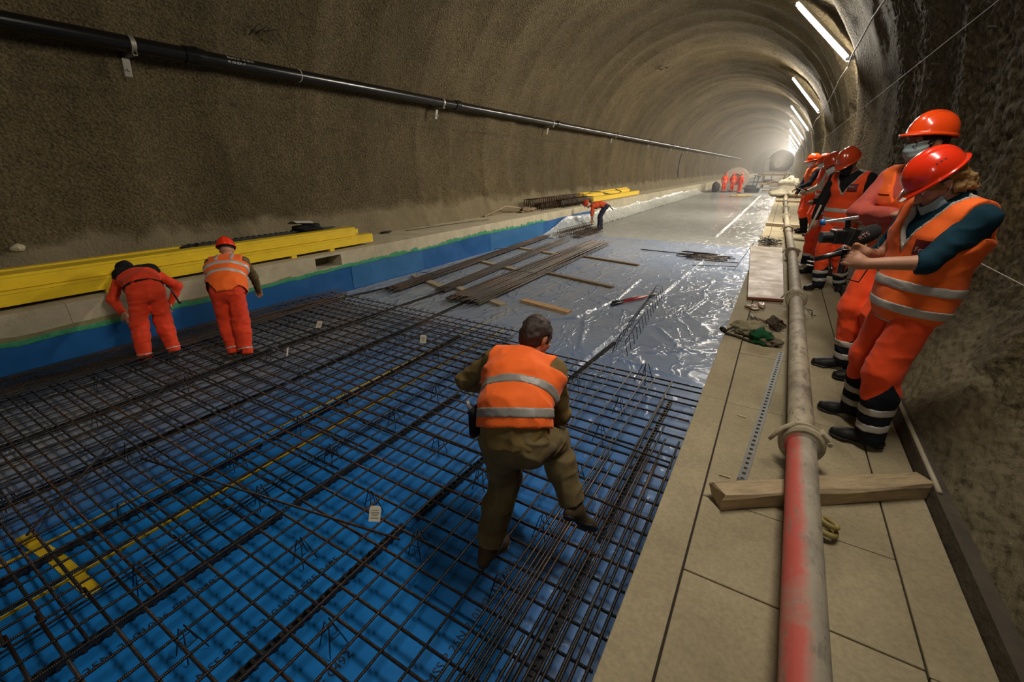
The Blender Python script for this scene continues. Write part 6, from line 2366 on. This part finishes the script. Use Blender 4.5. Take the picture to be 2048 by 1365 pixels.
mb = MB(); mb.cyl(c + vec(-.07, -.01, -.01), c + vec(-.115, -.025, -.012), .028, 18); mb.build('lens', M_GRIP, t, ang=40)
h0, h1 = c + vec(-.115, .02, .060), c + vec(.02, .0, .095)
mb = MB(); mb.extr(h0, h1, [(-.014, -.006), (.014, -.006), (.014, .006), (-.014, .006)]); mb.build('top_handle', M_ALU, t)
mb = MB(); mb.tube([h0 - (h1 - h0) * .12, h0 + (h1 - h0) * .05], .015, 12); mb.build('handle_tip', mat_plain('blue_tip', (.01, .16, .50), .4), t, smooth=True)
mb = MB(); mb.cyl(c + vec(-.01, .01, .04), c + vec(-.02, .01, .09), .012, 10); mb.build('post', M_GRIP, t)
a0 = g0 + vec(-.01, 0, .035); a1 = a0 + vec(-.12, -.02, -.045)
mb = MB(); mb.tube([a0, a1], .013, 10); mb.build('side_arm', M_GRIP, t, smooth=True)
for q in (0, 1):
    mb = MB(); mb.ring(a1 + vec(-.012, 0, -.012 - .02 * q), (.1, .1, 1), .014, .0035, 16, 6); mb.build('key_ring', M_ALU, t, smooth=True)
# microphone with black windscreen
R_ = J['wriR'] + unit(vec(-.9, 0, .1)) * .08
m0 = R_ + vec(-.0, .0, .02)
md = unit(vec(.62, .32, .50))
t = thing('microphone', 'microphone with fat black windscreen beside the camera rig', 'microphone', m0 - md * .10)
mb = MB(); mb.tube([m0 - md * .10, m0 + md * .05], .013, 12); mb.build('handle', M_GRIP, t, smooth=True)
mb = MB(); mb.lathe(m0 + md * .03, md, [(0, .001), (.006, .022), (.03, .036), (.065, .042), (.10, .040), (.125, .028), (.135, .012), (.137, .001)], 24)
ws_ = mb.build('windscreen', mat_plain('black_foam', (.010, .010, .010), .95, bumps=.3, bscale=300), t, smooth=True)
toc = unit(vec(-.15, -1, .25)); exm = unit(np.cross(md, toc)); eym = np.cross(toc, exm)
for body, y0, mt_ in (('RTS', -.010, mat_plain('pale_red_letters', (.55, .25, .22), .6)),):
    dg = None
    tm = text_mesh(body, .030)
    bv = BVHTree.FromPolygons([v.co + org(ws_) for v in ws_.data.vertices], [tuple(p.vertices) for p in ws_.data.polygons])
    ctr = np.array(m0 + md * .085)
    ex_ = unit(md - toc * (md @ toc)); ey_ = unit(np.cross(toc, ex_))
    vs = []
    for v in tm.vertices:
        p = ctr + ex_ * (v.co.x - .027) + ey_ * (v.co.y - .010)
        loc, nor, i_, d_ = bv.ray_cast(Vector(p + toc * .1), Vector(-toc))
        vs.append((np.array(loc) if loc is not None else p) + toc * .0015)
    link_mesh('lettering', vs, [tuple(p.vertices) for p in tm.polygons], mt_, ws_)
tag(MB().tube([Vector(m0 - md * .10), Vector(m0 - md * .10 + vec(.03, .02, -.10)), Vector(m0 + vec(.10, .06, -.20)), Vector(m0 + vec(.16, .14, -.05)), Vector(m0 + vec(.14, .30, .10))], .004, 6).build('mic_cable', M_GRIP, smooth=True), 'thin black cable hanging from the microphone', 'cable')

# pale rod held by the person in the V-neck vest
J = JC
hR = J['wriR'] + unit(J['wriR'] - J['elbR']) * .085
t = tag(MB().tube([Vector(hR + vec(.04, .03, .24)), Vector(hR + vec(-.03, -.02, -.10))], .012, 8).build('pale_rod', mat_plain('pale_rod2', (.6, .52, .46), .5), smooth=True), 'pale rod held upright in the hand of the V-neck vest wearer', 'rod')
# tablet of the person in profile
J = JE
q = (J['wriL'] + J['wriR']) / 2 + vec(-.13, -.02, .05)
t = thing('tablet', 'dark tablet held by the person in profile with pale collar', 'tablet', q)
mb = MB(); mb.box(q, (.24, .32, .02), ry=.35, rz=.25, bev=.006); mb.build('case', M_GRIP, t)
mb = MB(); mb.box(q + vec(.004, 0, .012), (.20, .28, .004), ry=.35, rz=.25); mb.build('screen', M_SCRN, t)
# tool in the belt of the worker at the left kerb, and the pliers of the others
J = J1
b0 = J['pelvis'] + J['r'] * .21 + J['up1'] * .06
tag(MB().tube([Vector(b0), Vector(b0 + vec(.03, .03, -.05)), Vector(b0 + vec(.10, .05, -.24)), Vector(b0 + vec(.04, .09, -.24))], .010, 6).build('hook_tool', M_GRIP, smooth=True), 'dark hooked tool hanging at the hip of the hooded worker', 'tool')
J = J4
b0 = J['pelvis'] - J['f'] * .17
tag(MB().tube([Vector(b0 + vec(0, -.1, .05)), Vector(b0 + vec(.16, -.05, -.12)), ], .022, 8).build('belt_tool', M_GRIP, smooth=True), 'dark tool sticking out behind the hip of the far bending worker', 'tool')
J = J3
pp = J['hipL'] - J['r'] * .13 + J['up1'] * .06
t = thing('tool_pouch', 'dark tool pouch on the left hip of the striding worker', 'pouch', pp)
mb = MB(); mb.box(pp, (.05, .12, .17), bev=.02); mb.build('pouch', M_BLACKC, t)
mb = MB(); mb.tube([Vector(pp + vec(-.02, -.03, .04)), Vector(pp + vec(-.025, -.05, .13))], .010, 8); mb.build('tool_handle', M_ALU, t, smooth=True)

# ================================================================ far part of the tunnel
M_DRUM = mat_plain('pale_drum_flange', (.45, .36, .30), .7)
M_REEL = mat_plain('red_brown_reel', (.30, .10, .07), .7)
t = thing('cable_drum', 'big pale cable drum standing behind the red-clad workers', 'cable drum', (-4.3, 52.5, 0))
for s_ in (-1, 1):
    mb = MB(); mb.lathe((-4.3, 52.5 + .55 * s_, 1.15), (0, s_, 0), [(0, .55), (0, 1.12), (.08, 1.15), (.12, 1.12), (.12, .55)], 36); mb.build('flange', M_DRUM, t, ang=40)
    mb = MB()
    for k in range(6):
        a = k * pi / 3
        mb.tube([(-4.3 + .15 * math.cos(a), 52.5 + .6 * s_, 1.15 + .15 * math.sin(a)), (-4.3 + .7 * math.cos(a), 52.5 + .6 * s_, 1.15 + .7 * math.sin(a))], .05, 6)
    mb.build('spokes', M_REEL, t)
mb = MB(); mb.lathe((-4.3, 51.95, 1.15), (0, 1, 0), [(0, .0), (0, .72), (1.1, .72), (1.1, 0)], 36); mb.build('wound_cable', M_REEL, t, ang=40)
mb = MB(); mb.tube([(-4.9, 52.5, .06), (-4.3, 52.5, 1.15), (-3.7, 52.5, .04)], .06, 6); mb.build('stand', M_GRIP, t)
crumple('dark_sack', (-5.75, 49.2, .0), (.7, .7, 1.1), mat_plain('dark_sack', (.05, .045, .045), .8), 'dark sack standing left of the red-clad workers', 'sack', 41, .2)
for (x, y, w_, l) in ((-2.6, 50.2, 1.5, 'flat dark tub with a standing shovel, nearer one'), (-3.3, 58.0, 1.4, 'flat dark tub with a standing shovel behind the nearer one'), (-2.2, 84, 1.6, 'small dark tub with a post far back on the floor')):
    t = thing('mortar_tub', l, 'tub', (x, y, 0))
    mb = MB(); mb.lathe((x, y, 0), (0, 0, 1), [(0, 0), (0, w_ * .40), (.42, w_ * .5), (.44, w_ * .47), (.3, w_ * .42), (.3, 0)], 20); mb.build('tub', mat_plain('dark_tub', (.07, .085, .09), .6), t, ang=40)
    mb = MB(); mb.tube([(x + .3, y, .3), (x + .42, y, 1.45)], .035, 6); mb.tube([(x + .27, y, 1.45), (x + .57, y, 1.45)], .035, 6); mb.build('shovel_handle', M_GRIP, t)
for i, (x, y, l) in enumerate(((-3.1, 42.5, 'yellow board lying flat before the dark tub, nearer one'), (-2.75, 44.0, 'yellow board lying flat before the dark tub, farther one'))):
    plank((x - .6, y, .05), (x + .6, y + .2, .05), 1.6 if i else 1.2, .04, mat_plain('ochre_board', (.45, .30, .08), .7), l, 'board', 'yellow boards by the tub', name='ochre_board')
t = thing('wooden_trestle', 'brown wooden trestle standing on the far floor', 'trestle', (-1.2, 62, 0))
for (x0, x1) in ((-2.3, -1.8), (-.2, .1)):
    mb = MB(); mb.tube([(x0, 62, 0), (x0 + .1, 62.2, 1.5)], .09, 6); mb.build('leg', M_OLDW, t)
    mb = MB(); mb.tube([(x0 + .1, 63.5, 0), (x0 + .1, 62.2, 1.5)], .09, 6); mb.build('leg', M_OLDW, t)
mb = MB(); mb.box((-1.1, 62.2, 1.5), (2.6, .25, .22)); mb.build('beam', M_OLDW, t)
mb = MB(); mb.box((-1.1, 62.0, .5), (2.4, .12, .18)); mb.build('rail', M_PLANK, t)
mb = MB(); mb.tube([(-2.0, 61.8, .4), (-.1, 61.8, 1.3)], .07, 6); mb.build('brace', M_PLANK, t)
plank((-1.8, 54.5, .06), (-.4, 54.8, .06), .5, .1, M_PLANK, 'pale planks lying before the wooden trestle', name='plank')
plank((-1.6, 68, .06), (-.4, 68, .06), .5, .1, M_OLDW, 'dark planks lying behind the trestle', name='plank')
# pale bags over the pump pipe
M_BAG = mat_plain('pale_bag', (.56, .50, .37), .9, var=.25, bumps=.5, bscale=9, bdist=.05)
for i, (x, y, z, sx, sz) in enumerate(((-.05, 28.6, PLAT, 1.0, .42), (.42, 28.8, PLAT, .7, .40), (.40, 29.8, PLAT + .12, 1.1, .45), (.1, 31.2, PLAT, 1.1, .5), (.42, 31.5, PLAT, .7, .45), (.30, 33.5, PLAT + .05, .9, .8), (.3, 35.0, PLAT, .7, .95))):
    crumple('pale_bag', (x, y, z), (sx, 1.2, sz), M_BAG, 'pale dusty bag in the heap over the far end of the pump pipe', 'bag', 50 + i, .30, 24, 14, i * .7, 'pale bags over the pump pipe')
# site vehicles at the far end
M_VEH = mat_plain('dusty_vehicle', (.20, .18, .16), .7)
M_VEHL = mat_plain('dusty_pale_panel', (.42, .40, .36), .7)
t = thing('mixer_vehicle', 'grey mixer vehicle with a rounded drum at the far tunnel end', 'vehicle', (-1.6, 88, 0))
mb = MB(); mb.box((-1.6, 88, 1.35), (3.4, 7, .7), bev=.1); mb.build('chassis', M_VEH, t)
mb = MB(); mb.lathe((-1.2, 85.5, 3.0), (.1, 1, .12), [(-1.6, .6), (-1.2, 1.1), (0, 1.75), (1.8, 1.75), (3.6, 1.1), (4.0, .6), (4.0, 0)], 28); mb.lathe((-1.2, 85.5, 3.0), (.1, 1, .12), [(-1.6, 0), (-1.6, .6)], 28); mb.build('drum', M_VEH, t, ang=40)
mb = MB(); mb.box((-2.9, 86.0, 2.6), (1.0, 2.2, 1.9), bev=.15); mb.build('cab', M_VEH, t)
mb = MB(); mb.box((-1.7, 84.3, .95), (2.9, .15, 1.0), bev=.03); mb.build('tail_board', M_VEHL, t)
for (x, y) in ((-2.9, 85.5), (-.3, 85.5), (-2.9, 90), (-.3, 90)):
    mb = MB(); mb.lathe((x - .2, y, .6), (1, 0, 0), [(0, 0), (0, .55), (.08, .6), (.32, .6), (.4, .55), (.4, 0)], 20); mb.build('wheel', M_GRIP, t, ang=40)
t = thing('site_truck', 'small boxy site truck far back on the right', 'vehicle', (.1, 97, PLAT))
mb = MB(); mb.box((.1, 97, PLAT + 1.25), (1.3, 3, 1.9), bev=.1); mb.build('cab', M_VEH, t)
mb = MB(); mb.box((.1, 95.46, PLAT + 1.65), (1.05, .05, .7), bev=.02); mb.build('windscreen', M_VEHL, t)
mb = MB(); mb.box((.1, 95.44, PLAT + .6), (1.2, .08, .4), bev=.02); mb.build('bumper', M_VEHL, t)
for x in (-.35, .55):
    mb = MB(); mb.lathe((x - .12, 96.2, PLAT + .4), (1, 0, 0), [(0, 0), (0, .35), (.05, .4), (.2, .4), (.25, .35), (.25, 0)], 16); mb.build('wheel', M_GRIP, t, ang=40)
